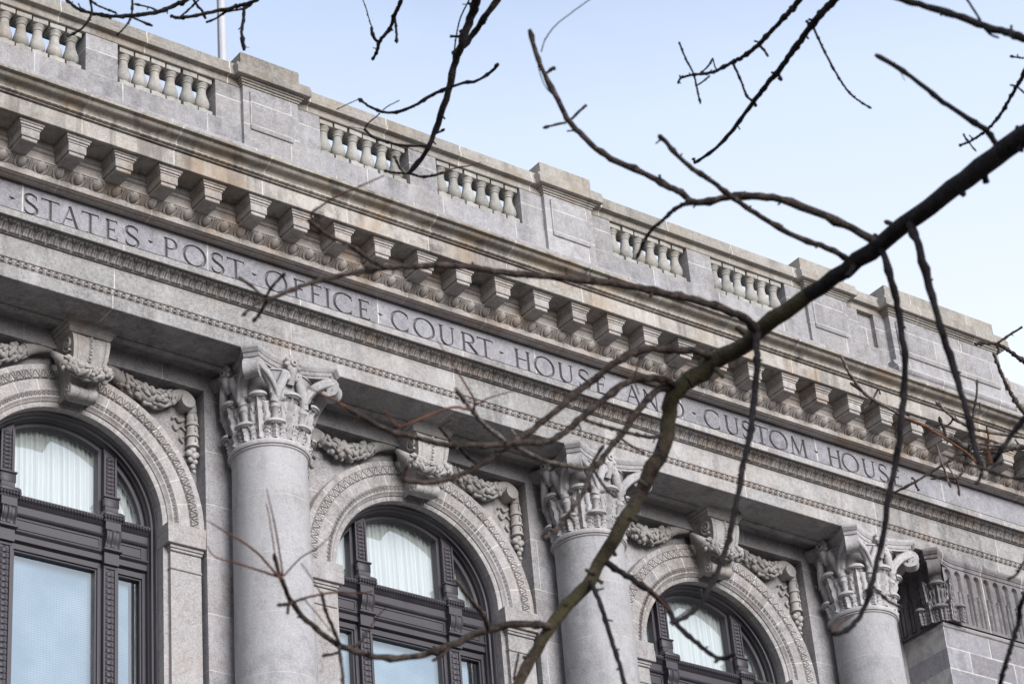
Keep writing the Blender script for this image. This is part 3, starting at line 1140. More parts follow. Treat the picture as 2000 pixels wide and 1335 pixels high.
def ribbon(mb, path, wid, thk, phi, c=(0, 0)):
    """rectangular section swept along a (radius, z) path lying in the vertical plane at angle phi"""
    m = len(path)
    pts = np.zeros((m, 6, 3))
    er = np.array([math.cos(phi), math.sin(phi), 0])
    et = np.array([-math.sin(phi), math.cos(phi), 0])
    for i in range(m):
        p0, p1 = path[max(0, i - 1)], path[min(m - 1, i + 1)]
        dr, dz = p1[0] - p0[0], p1[1] - p0[1]
        L = math.hypot(dr, dz)
        nr, nz = -dz / L, dr / L
        k = i / (m - 1)
        w_, t_ = wid(k), thk(k)
        base = np.array([c[0], c[1], 0]) + er * path[i][0] + np.array([0, 0, path[i][1]])
        nn = er * nr + np.array([0, 0, nz])
        for q, (a_, b_) in enumerate(((-1, -.5), (-1, .5), (0, .28), (1, .5), (1, -.5), (0, -.28))):
            pts[i, q] = base + et * (a_ * w_) + nn * (b_ * t_)
    mb.grid(pts, close_v=True)


def spiral(cx, cz, r0, r1, a0, turns, n=26):
    out = []
    for i in range(n + 1):
        k = i / n
        r = r0 + (r1 - r0) * k ** 0.8
        a = R(a0) - 2 * PI * turns * k
        out.append((cx + r * math.cos(a), cz + r * math.sin(a)))
    return out


def catmull(P, n=6):
    P = [np.array(p, float) for p in P]
    Q = [2 * P[0] - P[1]] + P + [2 * P[-1] - P[-2]]
    out = []
    for i in range(1, len(Q) - 2):
        for j in range(n):
            t = j / n
            out.append(tuple(0.5 * ((2 * Q[i]) + (-Q[i - 1] + Q[i + 1]) * t + (2 * Q[i - 1] - 5 * Q[i] + 4 * Q[i + 1] - Q[i + 2]) * t * t
                                    + (-Q[i - 1] + 3 * Q[i] - 3 * Q[i + 1] + Q[i + 2]) * t ** 3)))
    out.append(tuple(P[-1]))
    return out


def volute(mb, phi, c=(0, 0), off=0.0, single=False):
    if single:
        horn = catmull([(0.475 + off, 0.46), (0.505 + off, 0.62), (0.565 + off, 0.79), (0.66 + off, 0.915), (0.79 + off, 0.958)], 6)
    else:
        horn = catmull([(0.62 + off, 0.925), (0.70 + off, 0.952), (0.79 + off, 0.958)], 5)
        for s_ in (-1, 1):
            for da, dr, dz_, rad in ((0, 0, 0, (0.046, 0.050, 0.054, 0.056, 0.052)), (-4.2, 0.040, 0.026, (0.014, 0.016, 0.017, 0.018, 0.016)), (3.0, 0.046, -0.030, (0.014, 0.016, 0.017, 0.018, 0.016))):
                P_ = []
                for ang, r_, z_ in ((22.0, 0.535, 0.585), (19.5, 0.575, 0.70), (13.0, 0.660, 0.825), (6.5, 0.760, 0.905), (4.0, 0.835, 0.925)):
                    a_ = phi + s_ * R(ang + da * (ang / 22))
                    P_.append((c[0] + math.cos(a_) * (r_ + dr), c[1] + math.sin(a_) * (r_ + dr), z_ + dz_))
                P_ = catmull(P_, 4)
                mb.tube(P_, [float(np.interp(i / (len(P_) - 1), np.linspace(0, 1, 5), rad)) for i in range(len(P_))], 9)
            for ang, r_, z_ in ((20.6, 0.606, 0.64), (18.0, 0.638, 0.715), (14.6, 0.685, 0.785)):
                a_ = phi + s_ * R(ang)
                mb.ball((c[0] + math.cos(a_) * r_, c[1] + math.sin(a_) * r_, z_), (0.009, 0.009, 0.015), None, 6, 5, mat=1)
    sp = spiral(0.795 + off, 0.838, 0.122, 0.030, 90, 1.6)
    path = horn[:-1] + sp
    ribbon(mb, path, lambda k: 0.070 + 0.024 * min(1, k / 0.4), lambda k: 0.085 if k < 0.45 else 0.050, phi, c)
    # eye of the scroll
    er = (math.cos(phi), math.sin(phi))
    ctr = Vector((c[0] + er[0] * (0.795 + off), c[1] + er[1] * (0.795 + off), 0.845))
    et = Vector((-er[1], er[0], 0))
    mb.tube([ctr - et * 0.066, ctr + et * 0.066], 0.085, 16)
    mb.tube([ctr - et * 0.098, ctr + et * 0.098], 0.028, 12)


def abacus_plan(hx, corner, bow, n=9):
    """one side (front) of the concave-sided plan, repeated for four sides"""
    side = []
    for i in range(n):
        k = -1 + 2 * i / (n - 1)
        side.append((hx * k, -(corner - bow * (1 - abs(k) ** 2.0))))
    pts = []
    for q in range(4):
        a_ = q * PI / 2
        for x, y in side:
            pts.append((x * math.cos(a_) - y * math.sin(a_), x * math.sin(a_) + y * math.cos(a_)))
    return pts


def make_column():
    col = empty('column', (0, 0, Z0), BLD)
    s = MB()
    pr = [(0.46, -15.0 + 0.9)]
    for i in range(13):
        z = -14.0 + (14.0 - 0.14) * i / 12
        pr.append((0.4665 + 0.0072 * min(-z, 9) - 0.0001 * max(0, -z - 9), z))
    pr += [(0.470, -0.10), (0.474, -0.075), (0.492, -0.062), (0.492, -0.048)]
    s.lathe(pr, n=72)
    s.build('shaft', M['col'], col)
    s = MB()
    s.lathe([(0.55, -15.0), (0.72, -15.0), (0.74, -14.9), (0.72, -14.75), (0.64, -14.68), (0.64, -14.6), (0.68, -14.5), (0.64, -14.38), (0.56, -14.3), (0.55, -13.9)], n=48)
    s.build('base', M['col'], col)
    s = MB()
    s.lathe([(0.44, -0.047), (0.478, -0.047), (0.505, -0.036), (0.516, -0.014), (0.516, 0.006), (0.505, 0.028), (0.478, 0.040), (0.45, 0.042)], n=72)
    s.build('astragal', M['cap'], col)
    cp = MB()
    cp.lathe([(bell_r(z), z) for z in np.linspace(0.02, 0.95, 14)] + [(0.59, 0.955), (0.59, 0.975), (0.3, 0.98)], n=48)
    for k_ in range(8):
        ph = R(-90 + 22.5 + 45 * k_)
        leaf(cp, ph, 0.035, 0.190, 0.195, 0.042, out=0.050, tip=0.118)
        ph = R(-90 + 45 * k_)
        leaf(cp, ph, 0.035, 0.555, 0.190, 0.046, out=0.070, tip=0.115)
        # stems between the leaves with their collars
        for s_ in (-1, 1):
            p3 = ph + s_ * R(11)
            P_ = [(math.cos(p3) * r_, math.sin(p3) * r_, z_) for r_, z_ in ((0.475, 0.25), (0.49, 0.40), (0.50, 0.50))]
            cp.tube(P_, [0.014, 0.018, 0.024], 8)
        p3 = ph + R(22.5)
        P_ = [(math.cos(p3) * r_, math.sin(p3) * r_, z_) for r_, z_ in ((0.485, 0.30), (0.51, 0.44), (0.515, 0.455), (0.52, 0.49), (0.53, 0.60))]
        cp.tube(P_, [0.030, 0.036, 0.050, 0.044, 0.050], 10)
    for k_ in range(4):
        if k_ in (0, 1):
            volute(cp, R(-45 - 90 * k_))
        # two small helices under each rosette
        a_ = R(-90 * (k_ + 1))
        for s_ in (-1, 1):
            path = [(s_ * 0.22, -0.49, 0.50), (s_ * 0.17, -0.53, 0.70), (s_ * 0.11, -0.565, 0.86)] + \
                   [(s_ * (0.085 + 0.05 * (1 - j / 14) * math.cos(R(60 + 40 * j))), -0.575, 0.885 + 0.05 * (1 - j / 14) * math.sin(R(60 + 40 * j))) for j in range(12)]
            b_ = a_ + PI / 2
            path = [(x * math.cos(b_) - y * math.sin(b_), x * math.sin(b_) + y * math.cos(b_), z) for x, y, z in path]
            cp.tube(path, [0.050, 0.052, 0.046] + [0.026] * 12, 10)
            for (hx, hy, hz) in ((0.215, -0.545, 0.58), (0.19, -0.565, 0.66), (0.165, -0.580, 0.73), (0.14, -0.592, 0.79)):
                for o2 in (-0.018, 0.022):
                    x2, y2 = s_ * hx + o2, hy
                    cp.ball((x2 * math.cos(b_) - y2 * math.sin(b_), x2 * math.sin(b_) + y2 * math.cos(b_), hz + o2 * 0.6), (0.008, 0.008, 0.014), None, 6, 5, mat=1)
    lo = cp.build('capital', [M['cap'], M['hole_shade']], col, sharp=50)
    so = lo.modifiers.new('thickness', 'SOLIDIFY')
    so.thickness = 0.012
    so.offset = -1
    ab = MB()
    layers = [(0.976, 0.885), (1.005, 0.890), (1.010, 0.915), (1.030, 0.925), (1.055, 0.935), (1.062, 0.958), (1.078, 0.968), (1.095, 0.995), (1.105, 1.0), (1.135, 1.0), (1.1430, 0.995)]
    base = abacus_plan(0.572, 0.722, 0.165)
    L_ = np.array([[(x * s_, y * s_, z) for x, y in base] for z, s_ in layers])
    ab.grid(L_, close_v=True)
    n_ = len(base)
    o_ = len(ab.v) - n_ * len(layers)
    ab.f.append(tuple(o_ + i for i in range(n_)))
    ab.mi.append(0)
    ab.build('abacus', M['cap'], col)
    for k_ in range(4):
        ro = MB()
        for q in range(8):
            t_ = q * PI / 4 + 0.2
            rot = Matrix.Rotation(-t_, 3, 'Y')
            ro.ball((0.082 * math.cos(t_), -0.612, 1.060 + 0.082 * math.sin(t_)), (0.046, 0.026, 0.036), rot, 12, 8)
        ro.tube([(0, -0.50, 1.060), (0, -0.628, 1.060)], 0.085, 20)
        ro.tube([(0, -0.62, 1.060), (0, -0.655, 1.060)], [0.052, 0.044], 16)
        ro.tube([(0, -0.652, 1.060), (0, -0.6565, 1.060)], [0.020, 0.020], 10, mat=1)
        ro.tube(catmull([(0, -0.53, 0.80), (0, -0.585, 0.90), (0, -0.60, 0.985)], 4), [0.052, 0.05, 0.048, 0.05, 0.052, 0.055, 0.058, 0.06, 0.06][:9], 12)
        ro.build('rosette', [M['cap'], M['hole_shade']], col, rotz=k_ * PI / 2)
    return col


COLP = make_column()
for cx in (-5.0, 5.0, 10.0):
    copy_tree(COLP, BLD, (cx, 0, Z0))

# pilaster capital: flat, with sunk panels, leaf and scroll at its corner
ac = MB()
fl_prof = [(-0.452, 0.064), (-0.452, 0.985)]
relief(ac, 11.30, 14.10, 14, fl_prof, h_flute, lin, 0.058, 24, 64)
relief(ac, 0.0, 1.0, 4, [(0, 0.064), (0, 0.985)], h_flute, lambda S_, A_, B_: np.stack([11.152 - (-A_), -0.40 + S_ * 0.76, B_], -1), 0.040, 20, 60)
AC = ac.build('pilaster_capital', M['anta'], ANTA, sharp=45)
ac = MB()
cc = (11.60, -0.02)
leaf(ac, R(225), 0.06, 0.20, 0.13, 0.042, cc, off=0.19, out=0.03, tip=0.105)
leaf(ac, R(225), 0.06, 0.56, 0.13, 0.045, cc, off=0.17, out=0.05, tip=0.105)
for dphi in (-27, 27):
    leaf(ac, R(225 + dphi), 0.06, 0.22, 0.10, 0.036, cc, off=0.165 - 0.03 * (dphi > 0), out=0.02, tip=0.075)
for dphi in (-13, 13):
    leaf(ac, R(225 + dphi), 0.06, 0.30, 0.09, 0.035, cc, off=0.17, out=0.02)
    leaf(ac, R(225 + dphi * 1.2), 0.30, 0.38, 0.08, 0.03, cc, off=0.16, out=0.03)
volute(ac, R(225), cc, off=0.02, single=True)
o_ = ac.build('corner_leaf', [M['anta'], M['hole_shade']], ANTA, sharp=50)
so = o_.modifiers.new('thickness', 'SOLIDIFY')
so.thickness = 0.012
# abacus of the pilaster: plan polyline with a cut, sweeping corner
ac = MB()
ctr = (11.60, 0.0)
front = [(14.15, -0.557), (12.6, -0.557), (11.60, -0.557)]
for i in range(1, 9):
    k_ = i / 8
    front.append((11.60 - 0.572 * k_, -(0.557 + 0.165 * k_ ** 2)))
for i in range(0, 9):
    k_ = 1 - i / 8
    front.append((11.60 - (0.557 + 0.165 * k_ ** 2), -0.572 * k_))
front.append((11.043, 0.35))
lay = [(0.984, 0.885), (1.005, 0.890), (1.010, 0.915), (1.030, 0.925), (1.055, 0.935), (1.062, 0.958), (1.078, 0.968), (1.095, 0.995), (1.105, 1.0), (1.135, 1.0), (1.1430, 0.995)]
pts = []
for z, e in lay:
    pts.append([(ctr[0] + (x - ctr[0]) * e if x < ctr[0] else x, y * e if y < 0 else y, z) for x, y in front])
ac.grid(np.array(pts))
ac.add(pts[0] + [(14.15, 0.35, 0.984)], [tuple(range(len(front) + 1))])
ac.build('abacus', M['anta'], ANTA)


# --- arches with keystones and garlands
def polar(S_, A_, B_):
    return np.stack([A_ * np.cos(S_), B_, A_ * np.sin(S_)], -1)


def make_arch():
    ar = MB()
    ring = [(1.800, 0.60), (1.800, 0.412), (1.795, 0.405), (1.722, 0.402), (1.716, 0.414), (1.598, 0.414), (1.590, 0.402), (1.446, 0.410), (1.442, 0.420), (1.385, 0.420), (1.380, 0.412),
            (1.362, 0.412), (1.350, 0.425), (1.335, 0.445), (1.322, 0.452), (1.320, 0.470), (1.265, 0.474), (1.258, 0.480), (1.258, 0.64)]
    A = np.linspace(0, PI, 65)
    rg = np.array(ring)
    pts = np.stack([rg[None, :, 0] * np.cos(A)[:, None], np.broadcast_to(rg[None, :, 1], (65, len(ring))), rg[None, :, 0] * np.sin(A)[:, None]], -1)
    ar.grid(pts)
    # straight jambs below the springing
    for s in (-1, 1):
        def X(v):
            return sorted((s * v[0], s * v[1]))
        x0, x1 = X((1.745, 1.325))
        ar.cbox(x0, x1, 0.412, 0.62, -14, -0.592, 0.005)
        x0, x1 = X((1.75, 1.315))
        ar.cbox(x0, x1, 0.395, 0.62, -0.591, -0.560, 0.008)
        x0, x1 = X((1.745, 1.325))
        ar.cbox(x0, x1, 0.412, 0.62, -0.559, -0.352, 0.005)
        x0, x1 = X((1.752, 1.312))
        ar.cbox(x0, x1, 0.385, 0.62, -0.351, -0.318, 0.008)
        x0, x1 = X((1.756, 1.300))
        ar.cbox(x0, x1, 0.368, 0.62, -0.317, -0.279, 0.004)
        x0, x1 = X((1.770, 1.250))
        ar.cbox(x0, x1, 0.325, 0.62, -0.278, -0.110, 0.006)
        x0, x1 = X((1.780, 1.252))
        ar.cbox(x0, x1, 0.335, 0.62, -0.109, -0.002, 0.004)
        x0, x1 = X((1.326, 1.258))
        ar.box(x0, x1, 0.474, 0.64, -14, -0.003)
    arch = ar.build('arch', M['archv'], BLD, (2.5, 0, Z0 + ZA))
    b_ = MB()
    relief(b_, R(1.0), R(179), 44, [(1.600, 0.412), (1.716, 0.412)], h_zig, lambda S_, A_, B_: polar(S_, A_, B_), 0.034, 20, 12, flip=-1)
    b_.build('leaf_band', M['archv'], arch)
    b_ = MB()
    relief(b_, R(1.0), R(179), 72, [(1.386, 0.418), (1.440, 0.418)], h_curl, lambda S_, A_, B_: polar(S_, A_, B_), 0.028, 10, 7, flip=-1)
    b_.build('bead_band', M['archv'], arch)
    # keystone console (z here is relative to the springing)
    dz = -ZA
    ks = MB()
    side = catmull([(0.02, 1.035), (-0.045, 0.99), (-0.055, 0.88), (-0.03, 0.74), (0.03, 0.60), (0.10, 0.50), (0.165, 0.44), (0.15, 0.40), (0.125, 0.355), (0.135, 0.30), (0.19, 0.262), (0.26, 0.252), (0.33, 0.28)], 4)
    m_ = len(side)

    def khw(z):
        return float(np.interp(z, [0.25, 0.45, 0.7, 1.04], [0.165, 0.185, 0.225, 0.262]))
    cols = [-1, -0.80, -0.76, -0.72, -0.34, -0.28, -0.12, -0.10, 0.10, 0.12, 0.28, 0.34, 0.72, 0.76, 0.80, 1]
    dep = [0, 0, 0.014, 0.005, 0.005, 0.014, 0.014, 0.006, 0.006, 0.014, 0.014, 0.005, 0.005, 0.014, 0, 0]
    g_ = np.array([[(c_ * khw(z), y + d_, z + dz) for c_, d_ in zip(cols, dep)] for y, z in side])
    ks.grid(g_)
    for s in (-1, 1):
        poly = [(s * khw(z), y, z + dz) for y, z in side] + [(s * khw(0.28), 0.45, 0.28 + dz), (s * khw(1.03), 0.45, 1.035 + dz)]
        ks.add(poly, [tuple(range(len(poly)))])
        for (cy_, cz_, r_, tr) in ((0.085, 0.90, 0.115, 0.022), (0.215, 0.345, 0.075, 0.016)):
            sp_ = [(s * (khw(cz_) + 0.004), y, z + dz) for y, z in [(cy_ - (q[0] - 0), q[1]) for q in spiral(0, cz_, r_, 0.02, -60, 1.7, 30)]]
            ks.tube(sp_, tr, 8)
            ks.ball((s * khw(cz_), cy_, cz_ + dz), (0.03, 0.03, 0.03))
    for i in range(11):
        z = 0.98 - i * 0.043
        y = float(np.interp(-z, [-0.99, -0.88, -0.74, -0.60, -0.50], [-0.045, -0.055, -0.03, 0.03, 0.10]))
        ks.ball((0, y, z + dz), (0.020, 0.020, 0.017 if i % 2 else 0.026))
    ks.tube([(-0.185, 0.205, 0.335 + dz), (-0.178, 0.205, 0.335 + dz), (-0.07, 0.205, 0.335 + dz), (-0.06, 0.205, 0.335 + dz), (-0.05, 0.205, 0.335 + dz), (0.05, 0.205, 0.335 + dz), (0.06, 0.205, 0.335 + dz), (0.07, 0.205, 0.335 + dz), (0.178, 0.205, 0.335 + dz), (0.185, 0.205, 0.335 + dz)],
            [0.070, 0.088, 0.080, 0.070, 0.082, 0.082, 0.070, 0.080, 0.088, 0.070], 20)
    # cap
    for z0_, z1_, e in ((1.036, 1.060, 0.02), (1.060, 1.10, 0.035), (1.10, 1.150, 0.062), (1.150, 1.2135, 0.088)):
        ks.extr([(0.40, z0_ + dz), (0.00 - e + 0.005, z0_ + dz), (-e, z0_ + dz + 0.006), (-e - 0.012, z1_ + dz), (0.40, z1_ + dz)], -0.262 - e, 0.262 + e, inset=0.008)
    ks.build('keystone', M['swag'], arch)

    def garland(path, rad, name, fruit_from, fruit_to, seed):
        rg_ = random.Random(seed)
        gm = MB()
        P = catmull(path, 8)
        m2 = len(P)
        rr = [float(np.interp(i / (m2 - 1), np.linspace(0, 1, len(rad)), rad)) for i in range(m2)]
        gm.tube(P, [x * (0.74 if fruit_from < i_ / m2 < fruit_to else 0.90) for i_, x in enumerate(rr)], 14)
        # binding bands
        for k_ in (fruit_from, fruit_to):
            i = int(k_ * (m2 - 2))
            d = Vector(P[i + 1]) - Vector(P[i])
            d.normalize()
            gm.tube([Vector(P[i]) - d * 0.012, Vector(P[i]) + d * 0.012], rr[i] * 1.03, 16)
        i0, i1 = int(fruit_from * m2) + 1, int(fruit_to * m2)
        for q in range(105):
            i = rg_.randint(i0, max(i0, i1 - 1))
            d = (Vector(P[min(i + 1, m2 - 1)]) - Vector(P[max(i - 1, 0)])).normalized()
            a_ = rg_.uniform(0, 2 * PI)
            up = Vector((0, -1, 0))
            up = (up - d * up.dot(d)).normalized()
            si = d.cross(up)
            nrm = up * math.cos(a_) + si * math.sin(a_)
            if nrm.y > 0.45:
                continue
            c_ = Vector(P[i]) + nrm * rr[i] * 0.80
            rot = Matrix((d, nrm.cross(d), nrm)).transposed()
            if rg_.random() < 0.45:
                f_ = rg_.uniform(0.026, 0.046)
                gm.ball(c_ + nrm * 0.006, f_, None, 9, 7)
            else:
                rz_ = Matrix.Rotation(rg_.uniform(-0.9, 0.9), 3, 'Z')
                gm.ball(c_, (rg_.uniform(0.06, 0.10), rg_.uniform(0.024, 0.036), rg_.uniform(0.018, 0.028)), rot @ rz_, 9, 7)
        return gm.build(name, M['swag'], arch, sharp=55)
    # draped across the keystone
    garland([(-0.335, 0.30, 0.86 + dz), (-0.325, 0.16, 0.72 + dz), (-0.22, 0.04, 0.575 + dz), (0, -0.015, 0.50 + dz), (0.22, 0.04, 0.575 + dz), (0.325, 0.16, 0.72 + dz), (0.335, 0.30, 0.86 + dz)],
            [0.040, 0.065, 0.092, 0.105, 0.092, 0.065, 0.040], 'garland', 0.26, 0.74, 3)
    for s in (-1, 1):
        garland([(s * 0.30, 0.42, 1.00 + dz), (s * 0.48, 0.44, 0.97 + dz), (s * 0.66, 0.455, 0.885 + dz), (s * 0.85, 0.45, 0.790 + dz), (s * 1.04, 0.44, 0.725 + dz), (s * 1.22, 0.45, 0.735 + dz), (s * 1.40, 0.47, 0.83 + dz), (s * 1.52, 0.47, 0.895 + dz), (s * 1.62, 0.47, 0.875 + dz), (s * 1.675, 0.48, 0.78 + dz), (s * 1.695, 0.485, 0.68 + dz)],
                [0.060, 0.078, 0.092, 0.118, 0.132, 0.128, 0.100, 0.085, 0.082, 0.075, 0.066], 'garland', 0.20, 0.60, 5 if s > 0 else 8)
        t_ = MB()
        t_.tube([(s * 1.585, 0.57, 0.79 + dz), (s * 1.585, 0.375, 0.79 + dz)], [0.095, 0.095], 24)
        for (za_, zb_) in ((0.70, 0.50), (0.53, 0.34), (0.37, 0.20)):
            prf = [(0.045, za_ + dz), (0.062, za_ - 0.02 + dz), (0.076, za_ - 0.08 + dz), (0.072, (zb_ + za_) / 2 - 0.03 + dz), (0.084, zb_ + 0.02 + dz), (0.088, zb_ + dz), (0.05, zb_ - 0.004 + dz)]
            t_.lathe(prf, c=(s * 1.70, 0.50), n=16)
            t_.tube([(s * 1.70, 0.415, za_ - 0.05 + dz), (s * 1.70, 0.414, zb_ + 0.06 + dz)], [0.006, 0.010], 6)
        for (bx, by, bz, br) in ((0, 0, 0.17, 0.05), (-0.05, 0, 0.12, 0.045), (0.05, 0, 0.11, 0.045), (0, -0.03, 0.07, 0.045), (0.03, 0, 0.01, 0.04), (-0.03, 0, 0.03, 0.038), (0, 0, -0.06, 0.036), (0.015, 0, -0.13, 0.026)):
            t_.ball((s * 1.70 + bx, 0.50 + by, bz + dz), br, None, 10, 8)
        # fluttering ribbon in the corner of the panel
        for r_pts in ([(1.62, .56, .62), (1.54, .545, .56), (1.50, .55, .62), (1.44, .545, .58)], [(1.64, .56, .46), (1.56, .545, .50), (1.50, .55, .44), (1.46, .55, .50)], [(1.60, .56, .38), (1.56, .55, .33), (1.60, .55, .28)]):
            t_.tube(catmull([(s * x_, y_, z_ + dz) for x_, y_, z_ in r_pts], 5), 0.017, 6, flat=1.3)
        t_.build('pendant', M['swag'], arch)
    return arch


ARP = make_arch()
for ax in (-2.5, 7.5):
    copy_tree(ARP, BLD, (ax, 0, Z0 + ZA))


# --- windows
def make_window():
    ZB = -9.0
    fr_ = MB()
    prof = [(1.2575, 0.60), (1.232, 0.60), (1.225, 0.61), (1.225, 0.655), (1.205, 0.665), (1.205, 0.72), (1.192, 0.735), (1.192, 0.79), (1.175, 0.80), (1.150, 0.802), (1.145, 0.81), (1.145, 0.90)]
    A = np.linspace(0, PI, 57)
    pr = np.array(prof)
    g_ = np.stack([pr[None, :, 0] * np.cos(A)[:, None], np.broadcast_to(pr[None, :, 1], (57, len(pr))), pr[None, :, 0] * np.sin(A)[:, None]], -1)
    fr_.grid(g_)
    for s in (-1, 1):
        g_ = np.array([[(s * r_, y_, z_) for r_, y_ in prof] for z_ in (0.0, ZB)])
        fr_.grid(g_)
    win = fr_.build('window', M['paint'], BLD, (2.5, 0, Z0 + ZA))
    # transom: cornice, fascia, panel, architrave
    tr = MB()
    T = [(0.90, 0.055), (0.672, 0.052), (0.655, 0.040), (0.652, 0.022), (0.668, 0.012), (0.690, -0.020), (0.720, -0.050), (0.735, -0.060), (0.735, -0.150), (0.728, -0.158), (0.715, -0.172), (0.742, -0.200), (0.750, -0.205),
         (0.750, -0.370), (0.735, -0.375), (0.715, -0.385), (0.712, -0.405), (0.735, -0.425), (0.748, -0.430), (0.748, -0.505), (0.80, -0.520), (0.82, -0.53), (0.90, -0.53)]
    tr.extr(T, -1.20, 1.20)
    for x0, x1 in ((-0.555, 0.555), (0.815, 1.12), (-1.12, -0.815)):
        # sunk panel moulding frame
        for (xa, xb, za_, zb_) in ((x0, x1, -0.235, -0.222), (x0, x1, -0.358, -0.345), (x0, x0 + 0.013, -0.345, -0.235), (x1 - 0.013, x1, -0.345, -0.235)):
            tr.box(xa, xb, 0.738, 0.752, za_, zb_)
    relief(tr, -1.20, 1.20, 60, [(0.690, -0.018), (0.672, 0.004), (0.656, 0.030)], h_bead, lin, 0.020, 6, 5)
    relief(tr, -1.20, 1.20, 70, [(0.735, -0.196), (0.722, -0.182), (0.722, -0.170)], h_bead, lin, 0.012, 6, 4)
    tr.build('transom', M['paint'], win)

    def mull(x):
        m_ = MB()
        hw_ = 0.085
        top = math.sqrt(1.215 ** 2 - (abs(x) + hw_) ** 2)
        m_.box(-hw_, hw_, 0.745, 0.92, ZB, top + 0.10)
        # side fillets of the pilaster face and sash stiles
        for s in (-1, 1):
            xa, xb = sorted((s * hw_, s * (hw_ - 0.022)))
            m_.box(xa, xb, 0.728, 0.744, 0.34, top + 0.02)
            m_.box(xa, xb, 0.728, 0.744, ZB, -0.60)
            xa, xb = sorted((s * (hw_ + 0.001), s * (hw_ + 0.045)))
            m_.box(xa, xb, 0.80, 0.91, ZB, top + 0.08)
        m_.box(-hw_, hw_, 0.728, 0.744, -0.605, -0.57)
        relief(m_, 0.36, top - 0.02, 10, [(-0.062, 0), (0.062, 0)], h_coin, lambda S_, A_, B_: np.stack([A_, 0.742 - B_, S_], -1), 0.018, 8, 9)
        relief(m_, -4.6, -0.62, 52, [(-0.062, 0), (0.062, 0)], h_coin, lambda S_, A_, B_: np.stack([A_, 0.742 - B_, S_], -1), 0.018, 8, 9)
        # block, cornice break, console and necking
        m_.cbox(-0.100, 0.100, 0.690, 0.742, 0.205, 0.325, 0.006)
        m_.cbox(-0.112, 0.112, 0.672, 0.742, 0.326, 0.350, 0.006)
        m_.box(-0.088, 0.088, 0.690, 0.742, 0.10, 0.204)
        m_.extr([(0.742, 0.045), (0.62, 0.045), (0.60, 0.05), (0.60, 0.085), (0.64, 0.12), (0.742, 0.14)], -0.135, 0.135, inset=0.02)
        relief(m_, -0.14, 0.14, 7, [(0.66, 0.012), (0.630, 0.020), (0.606, 0.044)], h_bead, lin, 0.020, 6, 5)
        m_.extr([(0.742, -0.02), (0.655, -0.02), (0.640, 0.0), (0.640, 0.044), (0.742, 0.044)], -0.125, 0.125, inset=0.008)
        m_.box(-0.102, 0.102, 0.648, 0.742, -0.125, -0.021)
        con = catmull([(0.655, -0.126), (0.628, -0.150), (0.622, -0.19), (0.632, -0.25), (0.665, -0.31), (0.668, -0.345), (0.690, -0.365)], 4)
        cols = [-1, -0.86, -0.70, -0.30, -0.16, 0.16, 0.30, 0.70, 0.86, 1]
        dd = [0, -0.004, 0.010, 0.010, -0.006, -0.006, 0.010, 0.010, -0.004, 0]
        m_.grid(np.array([[(c_ * 0.095, y + d_, z) for c_, d_ in zip(cols, dd)] for y, z in con]))
        for s in (-1, 1):
            m_.add([(s * 0.095, y, z) for y, z in con] + [(s * 0.095, 0.745, -0.365), (s * 0.095, 0.745, -0.126)], [tuple(range(len(con) + 2))])
        m_.extr([(0.744, -0.41), (0.668, -0.41), (0.645, -0.395), (0.645, -0.368), (0.744, -0.366)], -0.122, 0.122, inset=0.008)
        m_.box(-0.098, 0.098, 0.690, 0.744, -0.565, -0.411)
        return m_.build('mullion', M['paint'], win, (x, 0, 0))
    mull(0.685)
    mull(-0.685)
    # sashes of the lower lights
    sa = MB()
    for (x0, x1) in ((-0.60, 0.60), (0.77, 1.20), (-1.20, -0.77)):
        for (e, ya, yb) in ((0.0, 0.79, 0.815), (0.022, 0.815, 0.89)):
            sa.box(x0 + e, x1 - e, ya, yb, -0.60 - e, -0.531 - e)
            sa.box(x0 + e, x0 + e + 0.050, ya, yb, ZB, -0.600 - e)
            sa.box(x1 - e - 0.050, x1 - e, ya, yb, ZB, -0.600 - e)
            sa.box(x0 + e, x1 - e, ya, yb, -4.4 - e, -4.3 - e)
    # inner curved bar of the upper light
    sa.build('sash', M['paint'], win)
    r_ = 1.150
    for k_, (x0, x1) in enumerate(((-0.60, 0.60), (0.76, 1.13), (-1.13, -0.76))):
        p_ = MB()
        xs = np.linspace(x0, x1, 17)
        top = [(x, 0.862, math.sqrt(max(0.0, r_ ** 2 - x * x)) + 0.01) for x in xs]
        p_.add([(x1, 0.862, 0.05), (x0, 0.862, 0.05)] + top, [tuple(range(len(top) + 2))])
        p_.build('upper_pane', M['glass_up'], win, smooth=False)
        p_ = MB()
        p_.add([(x0 + .02, 0.862, ZB), (x1 - .02, 0.862, ZB), (x1 - .02, 0.862, -0.55), (x0 + .02, 0.862, -0.55)], [(0, 1, 2, 3)])
        p_.build('lower_pane', M['glass_lo'], win, smooth=False)
    cu_ = MB()
    n_ = 240
    X = np.linspace(-1.24, 1.24, n_)
    rgc = np.random.RandomState(4)
    ph = np.cumsum(rgc.uniform(0.6, 1.4, n_)) * 0.9
    Yc = 0.935 + 0.018 * np.sin(ph) + 0.010 * np.sin(ph * 0.37 + 1)
    cu_.grid(np.array([[(x, y + 0.01 * k_, z) for x, y in zip(X, Yc)] for k_, z in enumerate((-0.25, 0.3, 0.8, 1.3))]))
    cu_.build('curtain', M['curtain'], win)
    bl = MB()
    bl.box(-0.62, 0.62, 0.955, 0.960, ZB, -0.45)
    bl.box(0.74, 1.05, 0.955, 0.960, ZB, -0.45)
    bl.box(-1.22, -0.74, 0.955, 0.960, ZB, -0.45)
    bl.build('roller_blind', M['blind'], win)
    rm = MB()
    rm.box(-1.9, 1.9, 1.301, 1.345, ZB, 1.9)
    rm.build('room_back', M['room'], win)
    return win


